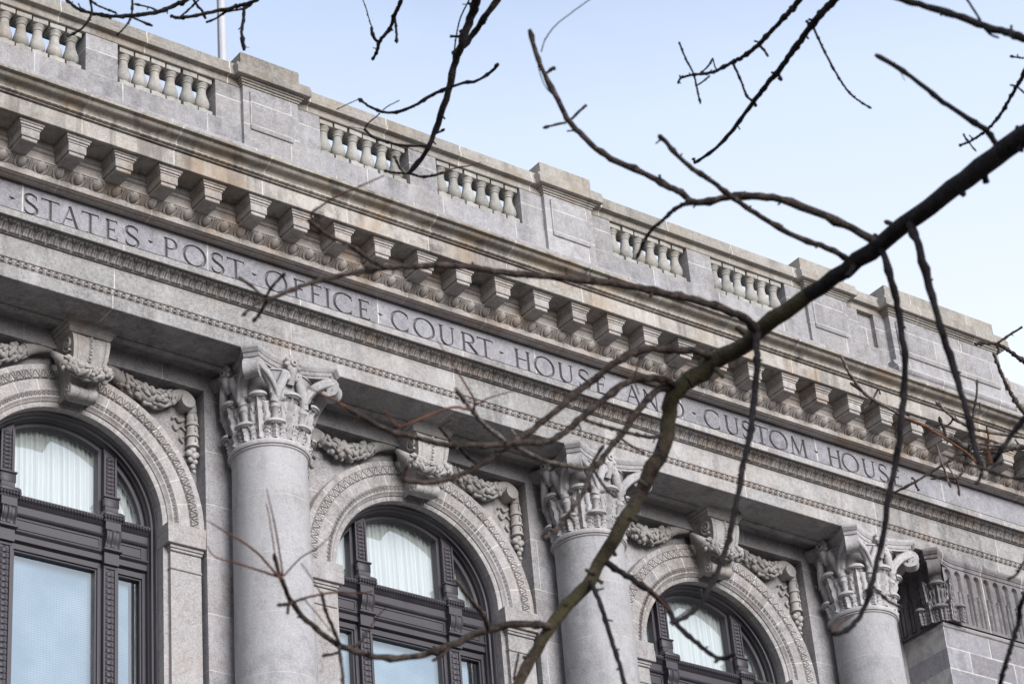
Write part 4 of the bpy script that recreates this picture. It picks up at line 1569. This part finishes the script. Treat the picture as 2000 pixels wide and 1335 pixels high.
WINP = make_window()
for ax in (-2.5, 7.5):
    copy_tree(WINP, BLD, (ax, 0, Z0 + ZA))

# ------------------------------------------------------------------ flagpole on the roof
fp = empty('flagpole', (4.39, 8.0, Z0 + 7.28))
tag(fp, 'white flagpole rising behind the balustrade at the upper left', 'flagpole')
f_ = MB()
f_.lathe([(0.088, 0.0), (0.085, 6.0), (0.060, 14.0)], n=24)
f_.build('pole', M['white'], fp)
f_ = MB()
f_.lathe([(0.0, -0.001), (0.22, -0.001), (0.22, 0.06), (0.13, 0.09), (0.10, 0.20), (0.089, 0.24)], n=24)
f_.build('pole_base', M['white'], fp)
f_ = MB()
f_.ball((0, 0, 14.10), 0.12, None, 16, 12)
f_.build('ball_finial', M['gold'], fp)
f_ = MB()
f_.tube([(-0.10, -0.06, 1.0), (-0.10, -0.06, 7.0), (-0.075, -0.05, 13.9)], 0.008, 6)
f_.build('halyard', M['dark'], fp)

#TREES_BEGIN
# ------------------------------------------------------------------ bare trees in front of the building
def at(u, v, d):
    """world point seen at photograph pixel (u, v), d metres from the camera"""
    q = Vector(((u - 1000) / F_PX, -(v - 667.5) / F_PX, -1.0)).normalized()
    return CAM_LOC + (CAM_M @ q) * d


class Branch:
    """knobbly tapering tube along points with radii; twigs are added to the same mesh"""

    def __init__(self, seed):
        self.m = MB()
        self.rg = random.Random(seed)

    def run(self, pts, r0, r1, mat=0, knob=0.16, n=9, bud=True, tipknob=1.25, step=None):
        L = [Vector(p) for p in pts]
        if len(L) == 2:
            mid = (L[0] + L[1]) / 2 + Vector((self.rg.uniform(-1, 1), self.rg.uniform(-1, 1), self.rg.uniform(-1, 1))) * (L[1] - L[0]).length * 0.03
            L = [L[0], mid, L[1]]
        ln = sum((L[i + 1] - L[i]).length for i in range(len(L) - 1))
        rm = (r0 + r1) / 2
        per = max(3, min(26, int(ln / (len(L) - 1) / max(rm * 2.0, 0.008))))
        P = [Vector(p) for p in catmull([tuple(p) for p in L], per)]
        m = len(P)
        R_ = []
        nxt = self.rg.uniform(3, 8)
        ph = self.rg.uniform(0, 9)
        for i in range(m):
            k = i / (m - 1)
            r = r0 + (r1 - r0) * k
            r *= 1 + knob * 0.5 * math.sin(i * 1.1 + ph) * math.sin(i * 0.37 + ph * 2) + knob * 0.5 * self.rg.uniform(-1, 1)
            nxt -= 1
            if nxt <= 0:
                r *= 1 + knob * 1.7
                nxt = self.rg.uniform(4, 9)
            R_.append(r)
            j = r * 0.22
            if 0 < i < m - 1:
                P[i] = P[i] + Vector((self.rg.uniform(-j, j), self.rg.uniform(-j, j), self.rg.uniform(-j, j)))
        if tipknob:
            R_[-1] *= 0.75
            if m > 3:
                R_[-2] *= tipknob
        self.m.tube(P, R_, n, mat)
        if bud and mat != 2 and r0 > 0.003:
            acc = self.rg.uniform(2, 6) * r0 * 4
            for i in range(2, m - 2):
                acc -= (P[i] - P[i - 1]).length
                if acc > 0:
                    continue
                acc = self.rg.uniform(0.05, 0.22)
                tan = (P[i + 1] - P[i - 1]).normalized()
                side = tan.cross(Vector((self.rg.uniform(-1, 1), self.rg.uniform(-1, 1), self.rg.uniform(-1, 1))))
                if side.length < 0.2:
                    continue
                side.normalize()
                q = max(0.0035, R_[i] * 0.38)
                ln_ = R_[i] + self.rg.choice((1.2, 1.6, 2.2, 5.0)) * q
                a = P[i] + side * R_[i] * 0.5
                b = P[i] + (side + tan * self.rg.uniform(0.2, 0.7)).normalized() * ln_
                self.m.tube([a, a * 0.4 + b * 0.6, b], [q, q * 0.75, q * 0.95], 6, mat)
        return P

    def px(self, pts, w0, w1, d0, d1, mat=0, pre=None, **kw):
        """photograph pixels with widths in pixels; distance runs from d0 to d1"""
        n = len(pts)
        W = []
        for i, q in enumerate(pts):
            k = i / (n - 1)
            d = q[2] if len(q) > 2 else d0 + (d1 - d0) * k + 0.02 * math.sin(2.3 * i)* (0 < i < n - 1)
            W.append(at(q[0], q[1], d))
        if pre:
            W = [Vector(p) for p in pre] + W
        return self.run(W, w0 * d0 / F_PX / 2, w1 * d1 / F_PX / 2, mat, **kw)

    def build(self, name, parent, base, mats):
        return self.m.build(name, mats, parent, -base, sharp=60)


MT = [M['bark'], M['twig'], M['red'], M['pale'], M['twig_shaded']]
DL = 9.0                               # distance of the big limb

# --- the near tree: its trunk stands to the right of the view, the limb reaches down across it
JL = at(2560, -20, 7.9)
TB = Vector((JL.x + 0.12, JL.y - 0.12, 0.0))
T1 = empty('bare_tree', tuple(TB))
tag(T1, 'leafless tree close by whose thick dark mossy limb slants across the view from the right', 'tree')
TOP = Vector((TB.x - 0.5, TB.y + 0.5, JL.z + 3.2))
br = Branch(1)
br.run([TB + Vector((0, 0, -0.05)), TB + Vector((0.03, 0.02, 1.2)), TB + Vector((-0.06, 0.05, 3.4)), JL, TOP], 0.24, 0.09, 0, knob=0.05, n=16, tipknob=0)
for k_ in range(5):
    a_ = 2 * PI * k_ / 5
    br.m.tube([TB + Vector((math.cos(a_) * 0.12, math.sin(a_) * 0.12, 0.45)), TB + Vector((math.cos(a_) * 0.26, math.sin(a_) * 0.26, 0.08)), TB + Vector((math.cos(a_) * 0.42, math.sin(a_) * 0.42, -0.05))], [0.10, 0.10, 0.04], 8)
br.build('trunk', T1, TB, MT)
lb = Branch(2)
LP = [(2000, 266, 8.3), (1947, 308, 8.4), (1860, 371, 8.6), (1790, 420, 8.75), (1720, 476, 8.85), (1650, 528, 8.95), (1580, 574, 9.05), (1510, 626, 9.1), (1457, 668, 9.15), (1388, 714, 9.2), (1342, 745, 9.2), (1316, 775, 9.2), (1307, 810, 9.2), (1297, 868, 9.15), (1265, 931, 9.1), (1247, 970, 9.1), (1212, 1032, 9.0), (1178, 1085, 9.0), (1146, 1144, 8.95), (1107, 1183, 8.9), (1072, 1228, 8.85), (1037, 1288, 8.8), (1013, 1335, 8.75), (985, 1395, 8.7), (950, 1450, 8.65)]
W_ = [at(*p) for p in LP]
W_ = [JL, at(2330, 60, 8.0), at(2140, 172, 8.15)] + W_
lb.run(W_[:10], 46 * 8.0 / F_PX / 2, 31 * 8.95 / F_PX / 2, 4, knob=0.035, n=14, tipknob=0)  # upper stretch takes the darkened bark copy for its backlit shade
lb.run(W_[9:14], 31 * 8.95 / F_PX / 2, 36 * 9.2 / F_PX / 2, 0, knob=0.035, n=14, tipknob=0)
lb.run(W_[13:], 33 * 9.2 / F_PX / 2, 20 * 8.7 / F_PX / 2, 0, knob=0.04, n=14, tipknob=0)
for u, v, du, dv in ((1746, 440, -18, -8), (1916, 320, 10, 16), (1990, 268, -4, -22), (1452, 650, -14, -12), (1400, 722, 14, 14), (1230, 1012, 14, 6), (1160, 1118, -16, -6), (1250, 940, 14, 8)):
    lb.px([(u, v), (u + du, v + dv)], 12, 6, 8.9, 8.85, 0)
LIMB = lb.build('limb', T1, TB, MT)


def br_limb(seed, runs):
    b_ = Branch(seed)
    for args in runs:
        b_.px(*args[:5], **(args[5] if len(args) > 5 else {}))
    return b_.m.build('branch', MT, LIMB, (0, 0, 0), sharp=60)


TW = dict(mat=1)
RD = dict(mat=2, knob=0.05, n=6, tipknob=0)
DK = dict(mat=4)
d = 9.0
# branch reaching up to the upper middle, with its crossing partner
br_limb(11, [
    ([(1712, 472), (1667, 446), (1615, 423), (1562, 402), (1510, 387), (1468, 381), (1422, 385), (1387, 392), (1352, 395), (1342, 385), (1321, 371), (1300, 362), (1272, 345), (1237, 329), (1202, 315), (1174, 297), (1146, 273), (1125, 252), (1107, 231), (1090, 196), (1069, 157), (1055, 126), (1044, 94), (1034, 58)], 17, 9, 8.85, 9.5, TW),
    ([(1352, 396), (1335, 399), (1314, 411), (1300, 425), (1265, 458), (1243, 505)], 10, 6, 9.1, 9.5, TW),
    ([(1085, 190), (1064, 168), (1050, 128)], 2, 2, 9.45, 9.5, dict(mat=1, n=5)),
    ([(1057, 101), (1065, 77), (1086, 49), (1118, 24), (1151, 0), (1170, -12)], 3, 2, 9.5, 9.6, dict(mat=1, knob=0.03, n=6)),
    ([(1066, 143), (1085, 132)], 6, 7, 9.45, 9.45, TW), ([(1116, 233), (1146, 205)], 6, 5, 9.4, 9.4, TW), ([(1106, 240), (1060, 250)], 5, 5, 9.4, 9.4, TW)])
br_limb(12, [
    ([(1663, 512), (1657, 505), (1615, 484), (1566, 467), (1517, 442), (1475, 417), (1440, 392), (1415, 374), (1384, 350), (1352, 329), (1321, 301), (1300, 276), (1287, 265)], 12, 9, 8.95, 8.6, TW)])
br_limb(13, [
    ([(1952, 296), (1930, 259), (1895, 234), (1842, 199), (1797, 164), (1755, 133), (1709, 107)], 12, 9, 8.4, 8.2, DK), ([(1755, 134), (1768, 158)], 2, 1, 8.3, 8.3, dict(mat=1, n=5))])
# the two long hanging branches right of the fork
br_limb(14, [
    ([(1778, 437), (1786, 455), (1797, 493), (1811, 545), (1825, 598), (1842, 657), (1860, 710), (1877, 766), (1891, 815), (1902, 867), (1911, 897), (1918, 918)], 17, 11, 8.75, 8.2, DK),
    ([(1918, 914), (1887, 904), (1857, 893), (1839, 886)], 7, 5, 8.2, 8.0, TW), ([(1922, 914), (1947, 925), (1985, 934), (2030, 932)], 7, 6, 8.2, 8.0, TW),
    ([(1926, 917), (1944, 908), (1959, 902)], 6, 7, 8.2, 8.15, dict(mat=3)), ([(1918, 922), (1912, 938), (1906, 944)], 5, 8, 8.2, 8.2, TW),
    ([(1930, 912), (1940, 904), (1955, 877), (1970, 856), (2000, 817), (2040, 775)], 9, 12, 8.2, 8.25, DK), ([(1936, 906), (1930, 880), (1925, 858)], 7, 3, 8.2, 8.2, RD)])
br_limb(15, [
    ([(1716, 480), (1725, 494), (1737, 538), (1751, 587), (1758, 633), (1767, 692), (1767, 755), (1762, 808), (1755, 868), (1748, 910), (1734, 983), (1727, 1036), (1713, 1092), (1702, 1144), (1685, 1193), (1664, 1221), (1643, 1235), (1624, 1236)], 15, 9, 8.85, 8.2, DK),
    ([(1703, 1142), (1734, 1172), (1762, 1186)], 6, 6, 8.4, 8.3, TW), ([(1626, 1235), (1642, 1215), (1668, 1200)], 5, 3, 8.2, 8.2, RD)])
br_limb(16, [
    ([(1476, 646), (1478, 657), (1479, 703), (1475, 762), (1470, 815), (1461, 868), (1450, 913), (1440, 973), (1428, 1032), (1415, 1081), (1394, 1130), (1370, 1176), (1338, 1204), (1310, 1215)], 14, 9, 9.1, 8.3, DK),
    ([(1372, 1172), (1368, 1148)], 5, 4, 8.4, 8.4, TW), ([(1402, 1112), (1385, 1130)], 5, 4, 8.4, 8.4, TW)])
# long branch arching to the left over the inscription
br_limb(17, [
    ([(1480, 645), (1471, 636), (1440, 615), (1387, 594), (1335, 580), (1300, 573), (1230, 559), (1125, 545), (1037, 537), (967, 530), (897, 519), (827, 519), (757, 523), (705, 531), (647, 542), (595, 556), (553, 573), (518, 586)], 18, 8, 9.1, 8.0, TW),
    ([(520, 582), (495, 597), (473, 616)], 6, 7, 8.0, 7.9, TW), ([(522, 584), (508, 610), (494, 628)], 6, 8, 8.0, 8.05, TW), ([(513, 579), (490, 557), (465, 541)], 6, 6, 8.0, 8.0, TW), ([(518, 580), (535, 555), (557, 533)], 6, 6, 8.0, 7.9, TW),
    ([(757, 524), (722, 507), (687, 482), (642, 461), (616, 440), (602, 430)], 9, 7, 8.3, 7.8, TW), ([(610, 436), (609, 416), (628, 402), (652, 386), (700, 365), (750, 343)], 6, 3, 7.85, 7.6, RD)])
# tangle left of the fork
br_limb(18, [
    ([(1398, 706), (1375, 690), (1330, 683), (1300, 681), (1247, 685), (1195, 713), (1160, 741), (1107, 783), (1065, 818), (1020, 853), (978, 881), (950, 899), (897, 927), (845, 941), (810, 941), (785, 934)], 16, 10, 9.2, 8.4, TW),
    ([(932, 906), (915, 892), (897, 874), (876, 853), (857, 832)], 8, 7, 8.6, 8.5, TW), ([(857, 834), (880, 820), (893, 822)], 4, 3, 8.5, 8.4, RD), ([(787, 936), (795, 912), (815, 890)], 5, 3, 8.4, 8.3, RD)])
br_limb(19, [
    ([(1330, 760), (1300, 741), (1258, 738), (1223, 748), (1177, 780), (1135, 815), (1104, 843), (1069, 862), (1020, 864), (985, 867), (915, 869), (862, 867), (810, 853), (757, 839), (722, 822), (677, 796)], 15, 9, 9.2, 8.2, dict(mat=1)),
    ([(678, 796), (655, 782), (640, 775), (600, 755)], 6, 3, 8.2, 8.0, RD), ([(700, 812), (690, 828)], 5, 4, 8.2, 8.2, TW),
    ([(990, 864), (950, 832), (922, 801), (905, 780), (890, 759)], 9, 9, 8.7, 8.4, dict(mat=3)), ([(926, 800), (924, 776), (890, 720), (852, 661)], 6, 2, 8.4, 8.2, RD),
    ([(918, 799), (880, 796), (827, 815), (778, 831), (750, 801)], 6, 3, 8.4, 8.2, RD), ([(930, 790), (960, 775), (1000, 764)], 4, 2, 8.4, 8.3, RD),
    ([(1000, 868), (1055, 896), (1107, 908), (1150, 914)], 9, 9, 8.75, 8.9, dict(mat=3)), ([(1008, 850), (998, 838)], 7, 6, 8.7, 8.7, dict(mat=3))])
br_limb(20, [
    ([(1316, 752), (1279, 766), (1247, 801), (1212, 850), (1195, 868), (1174, 899), (1153, 924), (1139, 962), (1114, 997), (1090, 1032), (1062, 1052)], 15, 7, 9.2, 8.4, TW),
    ([(1160, 918), (1177, 945), (1201, 971)], 6, 6, 8.7, 8.6, TW), ([(1150, 920), (1165, 890), (1180, 868)], 9, 5, 8.75, 8.7, dict(mat=3)),
    ([(1292, 850), (1265, 853), (1195, 836), (1142, 820)], 8, 7, 9.15, 8.7, TW), ([(1212, 855), (1236, 872), (1260, 886)], 5, 4, 8.8, 8.75, TW),
    ([(1248, 770), (1240, 740), (1248, 705)], 3, 2, 9.0, 8.9, RD)])
# low branches on the descending limb
br_limb(21, [
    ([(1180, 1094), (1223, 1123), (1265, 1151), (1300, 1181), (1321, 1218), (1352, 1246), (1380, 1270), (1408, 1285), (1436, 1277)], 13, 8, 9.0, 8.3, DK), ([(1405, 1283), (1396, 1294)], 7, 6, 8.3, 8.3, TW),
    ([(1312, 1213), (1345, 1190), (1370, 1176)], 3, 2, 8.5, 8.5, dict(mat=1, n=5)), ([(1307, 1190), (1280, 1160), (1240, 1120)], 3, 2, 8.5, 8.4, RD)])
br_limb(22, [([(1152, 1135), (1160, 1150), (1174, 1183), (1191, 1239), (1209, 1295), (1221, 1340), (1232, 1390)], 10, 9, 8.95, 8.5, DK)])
br_limb(23, [
    ([(1078, 1226), (1065, 1221), (1037, 1218), (985, 1220), (932, 1235), (880, 1260), (827, 1277), (775, 1284), (722, 1279), (670, 1263), (635, 1241), (600, 1211), (567, 1172), (556, 1144), (549, 1129)], 16, 9, 8.85, 8.2, dict(mat=1)),
    ([(550, 1131), (541, 1105), (535, 1081)], 7, 8, 8.2, 8.2, TW),
    ([(553, 1124), (539, 1036), (529, 990), (521, 955)], 4, 2, 8.2, 8.0, RD), ([(541, 1104), (526, 1010), (520, 983)], 3, 2, 8.2, 8.1, RD),
    ([(548, 1130), (497, 1074), (437, 1036), (402, 1015)], 6, 2, 8.2, 7.9, RD), ([(545, 1126), (472, 1102), (423, 1088), (402, 1064)], 5, 2, 8.2, 8.0, RD), ([(554, 1124), (588, 1088), (623, 1067), (654, 1036)], 4, 2, 8.2, 8.1, RD),
    ([(570, 1176), (556, 1180), (542, 1181)], 6, 7, 8.2, 8.2, TW), ([(564, 1178), (562, 1199)], 6, 6, 8.2, 8.2, TW), ([(569, 1176), (595, 1167)], 5, 6, 8.25, 8.25, TW), ([(595, 1167), (651, 1156), (700, 1158), (730, 1153)], 5, 3, 8.25, 8.1, RD),
    ([(663, 1256), (647, 1218), (636, 1190), (628, 1155)], 7, 7, 8.4, 8.3, TW), ([(626, 1157), (610, 1130), (588, 1099)], 3, 2, 8.3, 8.2, RD), ([(595, 1170), (625, 1205), (646, 1232)], 3, 2, 8.3, 8.3, RD),
    ([(661, 1257), (668, 1305), (670, 1335), (674, 1372)], 7, 6, 8.4, 8.3, TW), ([(662, 1273), (645, 1277), (630, 1280)], 5, 7, 8.4, 8.4, TW),
    ([(954, 1230), (946, 1204), (915, 1165), (889, 1132)], 9, 8, 8.65, 8.4, TW), ([(880, 1262), (865, 1278), (845, 1289)], 7, 6, 8.6, 8.5, TW), ([(672, 1264), (701, 1256), (716, 1235)], 6, 5, 8.45, 8.5, TW), ([(716, 1235), (740, 1200), (760, 1180)], 3, 2, 8.5, 8.4, RD),
    ([(1003, 1326), (1008, 1300), (1013, 1274)], 5, 4, 8.7, 8.6, dict(mat=2, knob=.1))])

# --- upper limbs of the same tree pass above the view; twigs hang from them into the sky
ul = Branch(30)
UP = [TOP, at(2150, -330, 10.4), at(1700, -260, 11.4), at(1300, -240, 12.4), at(950, -200, 13.3), at(560, -170, 13.9), at(230, -130, 14.3)]
ul.run([TOP + Vector((0.1, -0.1, -0.6))] + UP, 0.085, 0.028, 0, knob=0.05, n=12)
UL = ul.build('upper_limb', T1, TB, MT)


def br_up(seed, runs):
    b_ = Branch(seed)
    for args in runs:
        b_.px(*args[:5], **(args[5] if len(args) > 5 else {}))
    return b_.m.build('branch', MT, UL, (0, 0, 0), sharp=60)


D1 = dict(mat=4, knob=0.22)
br_up(31, [
    ([(560, -168, 13.9), (470, -95), (367, -3), (350, 7), (315, 22), (280, 28), (245, 32), (210, 31), (178, 26), (150, 16), (129, -1)], 10, 6, 13.9, 14.2, D1),
    ([(175, -4), (179, 26), (164, 52), (140, 68), (131, 72)], 5, 4, 14.1, 14.1, D1), ([(175, -2), (189, 10), (210, 19), (228, 26)], 4, 4, 14.1, 14.1, D1), ([(259, -2), (257, 31), (245, 52), (227, 70)], 5, 3, 14.1, 14.0, D1),
    ([(257, 33), (276, 42), (298, 51)], 4, 5, 14.1, 14.1, D1), ([(310, 22), (290, 14), (262, 8)], 3, 4, 14.1, 14.1, D1), ([(200, 32), (218, 37)], 4, 3, 14.1, 14.1, D1)])
br_up(32, [
    ([(650, -180, 13.7), (560, -60), (500, -1), (465, 12), (430, 21), (385, 30), (350, 35), (332, 31)], 9, 6, 13.7, 14.0, D1), ([(478, 5), (476, 35), (472, 63), (477, 99)], 6, 7, 13.9, 13.8, D1),
    ([(499, 0), (480, 16), (444, 23), (420, 37), (402, 44)], 5, 4, 13.9, 13.9, D1), ([(376, -4), (384, 10), (394, 21), (402, 37)], 5, 5, 14, 14, D1), ([(390, -3), (371, 17), (352, 33)], 4, 4, 14, 14, D1), ([(478, 92), (487, 93)], 2, 1, 13.8, 13.8, dict(mat=1, n=5))])
br_up(33, [
    ([(820, -190, 13.5), (800, -60), (784, 0), (771, 28), (761, 56), (743, 79), (736, 101), (727, 117)], 9, 6, 13.5, 13.8, D1), ([(744, 80), (735, 80), (727, 66), (726, 52)], 6, 6, 13.8, 13.8, D1), ([(725, 50), (722, 42), (714, 14), (706, -6)], 3, 2, 13.8, 13.8, dict(mat=4, n=5)),
    ([(771, 34), (774, 59), (775, 84)], 5, 5, 13.8, 13.7, D1)])
br_up(34, [
    ([(955, -200, 13.3), (944, -80), (932, -7), (925, 17), (915, 45), (901, 87), (890, 119), (880, 161), (866, 210), (852, 252), (838, 283), (824, 308), (799, 338)], 21, 8, 13.3, 13.6, dict(mat=4, knob=0.14)),
    ([(1010, -80), (971, 0), (950, 28), (932, 56), (904, 92)], 14, 11, 13.4, 13.5, D1), ([(922, -10), (901, 31), (892, 66), (887, 103)], 3, 3, 13.5, 13.6, dict(mat=4, n=6, knob=.05)), ([(901, 100), (884, 105)], 7, 8, 13.5, 13.6, D1),
    ([(880, 170), (908, 161), (932, 158), (957, 142), (973, 125)], 6, 6, 13.5, 13.4, D1), ([(880, 170), (845, 185), (810, 206), (775, 219), (747, 218), (722, 208), (700, 193)], 7, 5, 13.5, 13.8, D1),
    ([(700, 194), (680, 203), (657, 214)], 2, 2, 13.8, 13.8, dict(mat=4, n=5)), ([(780, 196), (754, 210), (736, 227), (719, 241), (712, 252)], 2, 3, 13.7, 13.8, dict(mat=4, n=5)),
    ([(838, 285), (796, 285), (757, 278), (729, 268), (711, 252)], 5, 5, 13.6, 13.8, D1), ([(712, 253), (690, 249), (675, 247)], 2, 1, 13.8, 13.8, dict(mat=1, n=5)),
    ([(802, 338), (775, 338), (749, 333)], 5, 4, 13.6, 13.6, D1), ([(797, 338), (824, 345), (845, 343), (866, 337)], 5, 5, 13.6, 13.5, D1), ([(866, 337), (890, 328), (915, 324), (940, 317)], 4, 2, 13.5, 13.4, RD),
    ([(793, 338), (782, 329), (775, 315), (770, 303)], 6, 6, 13.6, 13.5, dict(mat=3)), ([(853, 260), (861, 257), (868, 252)], 4, 5, 13.6, 13.6, D1), ([(921, 10), (914, 6)], 6, 5, 13.5, 13.5, D1), ([(902, 60), (897, 62)], 6, 4, 13.5, 13.5, D1)])
br_up(35, [
    ([(1700, -260, 11.4), (1625, -90), (1562, 0), (1545, 21), (1524, 42), (1485, 84), (1450, 112), (1429, 122), (1401, 138), (1377, 144), (1356, 146), (1331, 152), (1324, 163)], 13, 4, 11.4, 12.4, D1),
    ([(1326, 82), (1338, 112), (1354, 143), (1361, 171), (1368, 203)], 4, 4, 12.4, 12.3, D1), ([(1393, 114), (1381, 132), (1366, 144)], 4, 3, 12.3, 12.3, D1), ([(1393, 117), (1397, 132), (1402, 138)], 3, 3, 12.3, 12.3, D1), ([(1431, 122), (1447, 157), (1457, 185), (1471, 199)], 5, 5, 12.2, 12.2, D1),
    ([(1482, 86), (1501, 111)], 5, 5, 12.1, 12.1, D1), ([(1488, 84), (1472, 80)], 5, 3, 12.1, 12.1, D1), ([(1386, 148), (1375, 158), (1362, 167)], 4, 3, 12.3, 12.3, D1), ([(1330, 152), (1327, 147)], 3, 3, 12.4, 12.4, D1)])
br_up(36, [
    ([(1760, -275, 11.3), (1700, -90), (1629, 0), (1604, 28), (1580, 56), (1555, 91), (1524, 133), (1496, 168), (1468, 203), (1433, 252), (1398, 290), (1356, 319)], 18, 6, 11.3, 12.2, dict(mat=4, knob=0.14)),
    ([(1587, 50), (1604, 87), (1625, 129), (1646, 164), (1667, 189), (1702, 212)], 5, 4, 11.8, 11.7, D1), ([(1519, 140), (1527, 158)], 6, 7, 11.9, 11.9, D1), ([(1581, 50), (1574, 40)], 7, 4, 11.8, 11.8, D1), ([(1357, 318), (1354, 308)], 6, 5, 12.2, 12.2, D1), ([(1474, 200), (1476, 208)], 6, 6, 12, 12, D1)])
br_limb(37, [
    ([(2160, 150, 8.05), (2060, 100), (2000, 74), (1965, 63), (1923, 51), (1867, 30), (1807, 12), (1762, -1), (1720, -18)], 18, 12, 8.1, 8.5, DK), ([(1886, -6), (1909, 31), (1926, 59), (1935, 68), (1951, 74)], 5, 4, 8.4, 8.3, DK)])
br_up(38, [
    ([(2100, -300, 10.5), (2075, -80), (2020, 90), (2000, 143), (1982, 175), (1954, 224), (1926, 255), (1895, 276), (1874, 284)], 11, 4, 10.5, 11.6, D1), ([(1882, 262), (1886, 270), (1893, 277)], 4, 4, 11.5, 11.5, D1), ([(1892, 277), (1907, 296)], 3, 3, 11.5, 11.5, D1), ([(1893, 264), (1902, 272)], 3, 3, 11.5, 11.5, D1),
    ([(1986, 168), (1972, 166)], 4, 3, 11.3, 11.3, D1), ([(1988, 170), (2004, 184), (2020, 190)], 4, 5, 11.3, 11.3, D1), ([(2030, 118), (2000, 114), (1972, 110)], 4, 4, 11.2, 11.2, D1), ([(1929, 256), (1936, 272), (1944, 284)], 5, 3, 11.4, 11.4, D1)])
# drooping ends of the lowest boughs at the right edge
br_limb(39, [
    ([(2330, 60, 8.0), (2330, 420, 7.9), (2260, 760, 7.8), (2150, 970, 7.8), (2070, 1075), (2000, 1165), (1990, 1210), (1975, 1260), (1960, 1310), (1953, 1338), (1946, 1380)], 11, 9, 7.9, 8.0, DK), ([(2045, 1040), (2010, 1080), (1995, 1105), (1984, 1122), (1968, 1131)], 6, 5, 7.9, 7.9, DK), ([(1988, 1112), (1983, 1114)], 4, 3, 7.9, 7.9, DK)])

# --- the farther tree, its trunk off to the right
DF = 19.0
FB = at(2330, 900, 20.0)
FB.z = 0.0
T2 = empty('bare_tree', tuple(FB))
tag(T2, 'slender leafless tree with fine lichen-spotted twigs farther off at the right edge', 'tree')
br = Branch(50)
FT = Vector((FB.x, FB.y, at(2330, 560, 20).z))
br.run([FB + Vector((0, 0, -0.05)), FB + Vector((0.05, 0, 3)), FB + Vector((-0.05, 0.05, 7)), FB + Vector((0.0, 0, 10.5)), FT], 0.20, 0.05, 0, knob=0.05, n=14, tipknob=0)
br.build('trunk', T2, FB, MT)


def far(seed, runs):
    b_ = Branch(seed)
    for args in runs:
        b_.px(*args[:5], **(args[5] if len(args) > 5 else {}))
    return b_.build('branch', T2, FB, MT)


F1 = dict(mat=1, knob=0.25)
FP = dict(mat=3, knob=0.25)
far(51, [([(2330, 620, 20), (2150, 760, 19.6), (2050, 862), (2000, 804), (1975, 769), (1958, 734), (1940, 689)], 12, 6, 19.8, 19.0, FP),
         ([(2330, 590, 20), (2120, 690, 19.6), (2040, 745), (2000, 706), (1972, 686), (1945, 671), (1904, 671)], 11, 5, 19.8, 19.0, F1), ([(1945, 672), (1970, 655), (1997, 638)], 5, 4, 19.1, 19.1, F1), ([(1945, 672), (1951, 684), (1947, 692)], 4, 4, 19.1, 19.1, F1), ([(1922, 670), (1911, 666)], 4, 3, 19.0, 19.0, F1)])
far(52, [([(2330, 880, 20), (2100, 876, 19.5), (2000, 873), (1970, 871), (1940, 872), (1916, 874), (1884, 871), (1860, 856), (1846, 850), (1800, 829), (1769, 815), (1737, 797), (1695, 773), (1664, 738), (1641, 692)], 14, 5, 19.7, 18.6, FP),
         ([(1689, 767), (1676, 758), (1660, 747)], 5, 5, 18.8, 18.8, F1), ([(1706, 778), (1712, 765), (1716, 758)], 5, 3, 18.8, 18.8, FP), ([(1706, 778), (1698, 790), (1688, 797)], 4, 4, 18.8, 18.8, FP), ([(1716, 760), (1720, 770)], 3, 3, 18.8, 18.8, FP),
         ([(1775, 817), (1810, 834), (1846, 856), (1888, 884), (1910, 907)], 6, 4, 18.6, 18.4, RD), ([(1848, 850), (1842, 835), (1834, 813)], 5, 5, 18.9, 18.9, F1), ([(1930, 873), (1930, 850), (1926, 830)], 4, 3, 19.1, 19.0, RD)])
far(53, [([(1960, 872), (1930, 868), (1897, 862), (1895, 850), (1902, 801), (1907, 773), (1909, 741)], 6, 4, 19.1, 19.0, FP), ([(1902, 810), (1913, 800), (1914, 785)], 4, 3, 19, 19, FP), ([(1893, 868), (1893, 885), (1896, 895)], 6, 5, 19, 19, F1),
         ([(2080, 862, 19.5), (2010, 855), (1965, 848), (1912, 839), (1877, 825), (1853, 808), (1828, 783)], 7, 6, 19.4, 18.9, FP), ([(1862, 816), (1856, 826), (1846, 834)], 4, 3, 19.0, 19.0, F1)])
far(54, [([(1985, 874), (1940, 884), (1877, 886), (1860, 896), (1825, 917), (1783, 943), (1743, 961), (1720, 952), (1701, 950)], 7, 4, 19.2, 18.7, F1), ([(1790, 940), (1784, 935), (1781, 932)], 4, 4, 18.8, 18.8, F1), ([(1786, 942), (1792, 952), (1794, 958)], 4, 4, 18.8, 18.8, F1),
         ([(1888, 880), (1884, 913), (1867, 934), (1846, 931), (1818, 935)], 7, 4, 19.1, 18.9, F1), ([(1868, 934), (1872, 950), (1874, 968)], 5, 4, 18.9, 18.9, F1), ([(1828, 866), (1834, 885), (1839, 903), (1848, 925), (1857, 951)], 4, 4, 18.9, 18.9, FP),
         ([(1866, 933), (1855, 915), (1850, 905)], 3, 3, 18.9, 18.9, FP), ([(1868, 930), (1880, 920), (1878, 912)], 3, 3, 18.9, 18.9, FP)])
#TREES_END
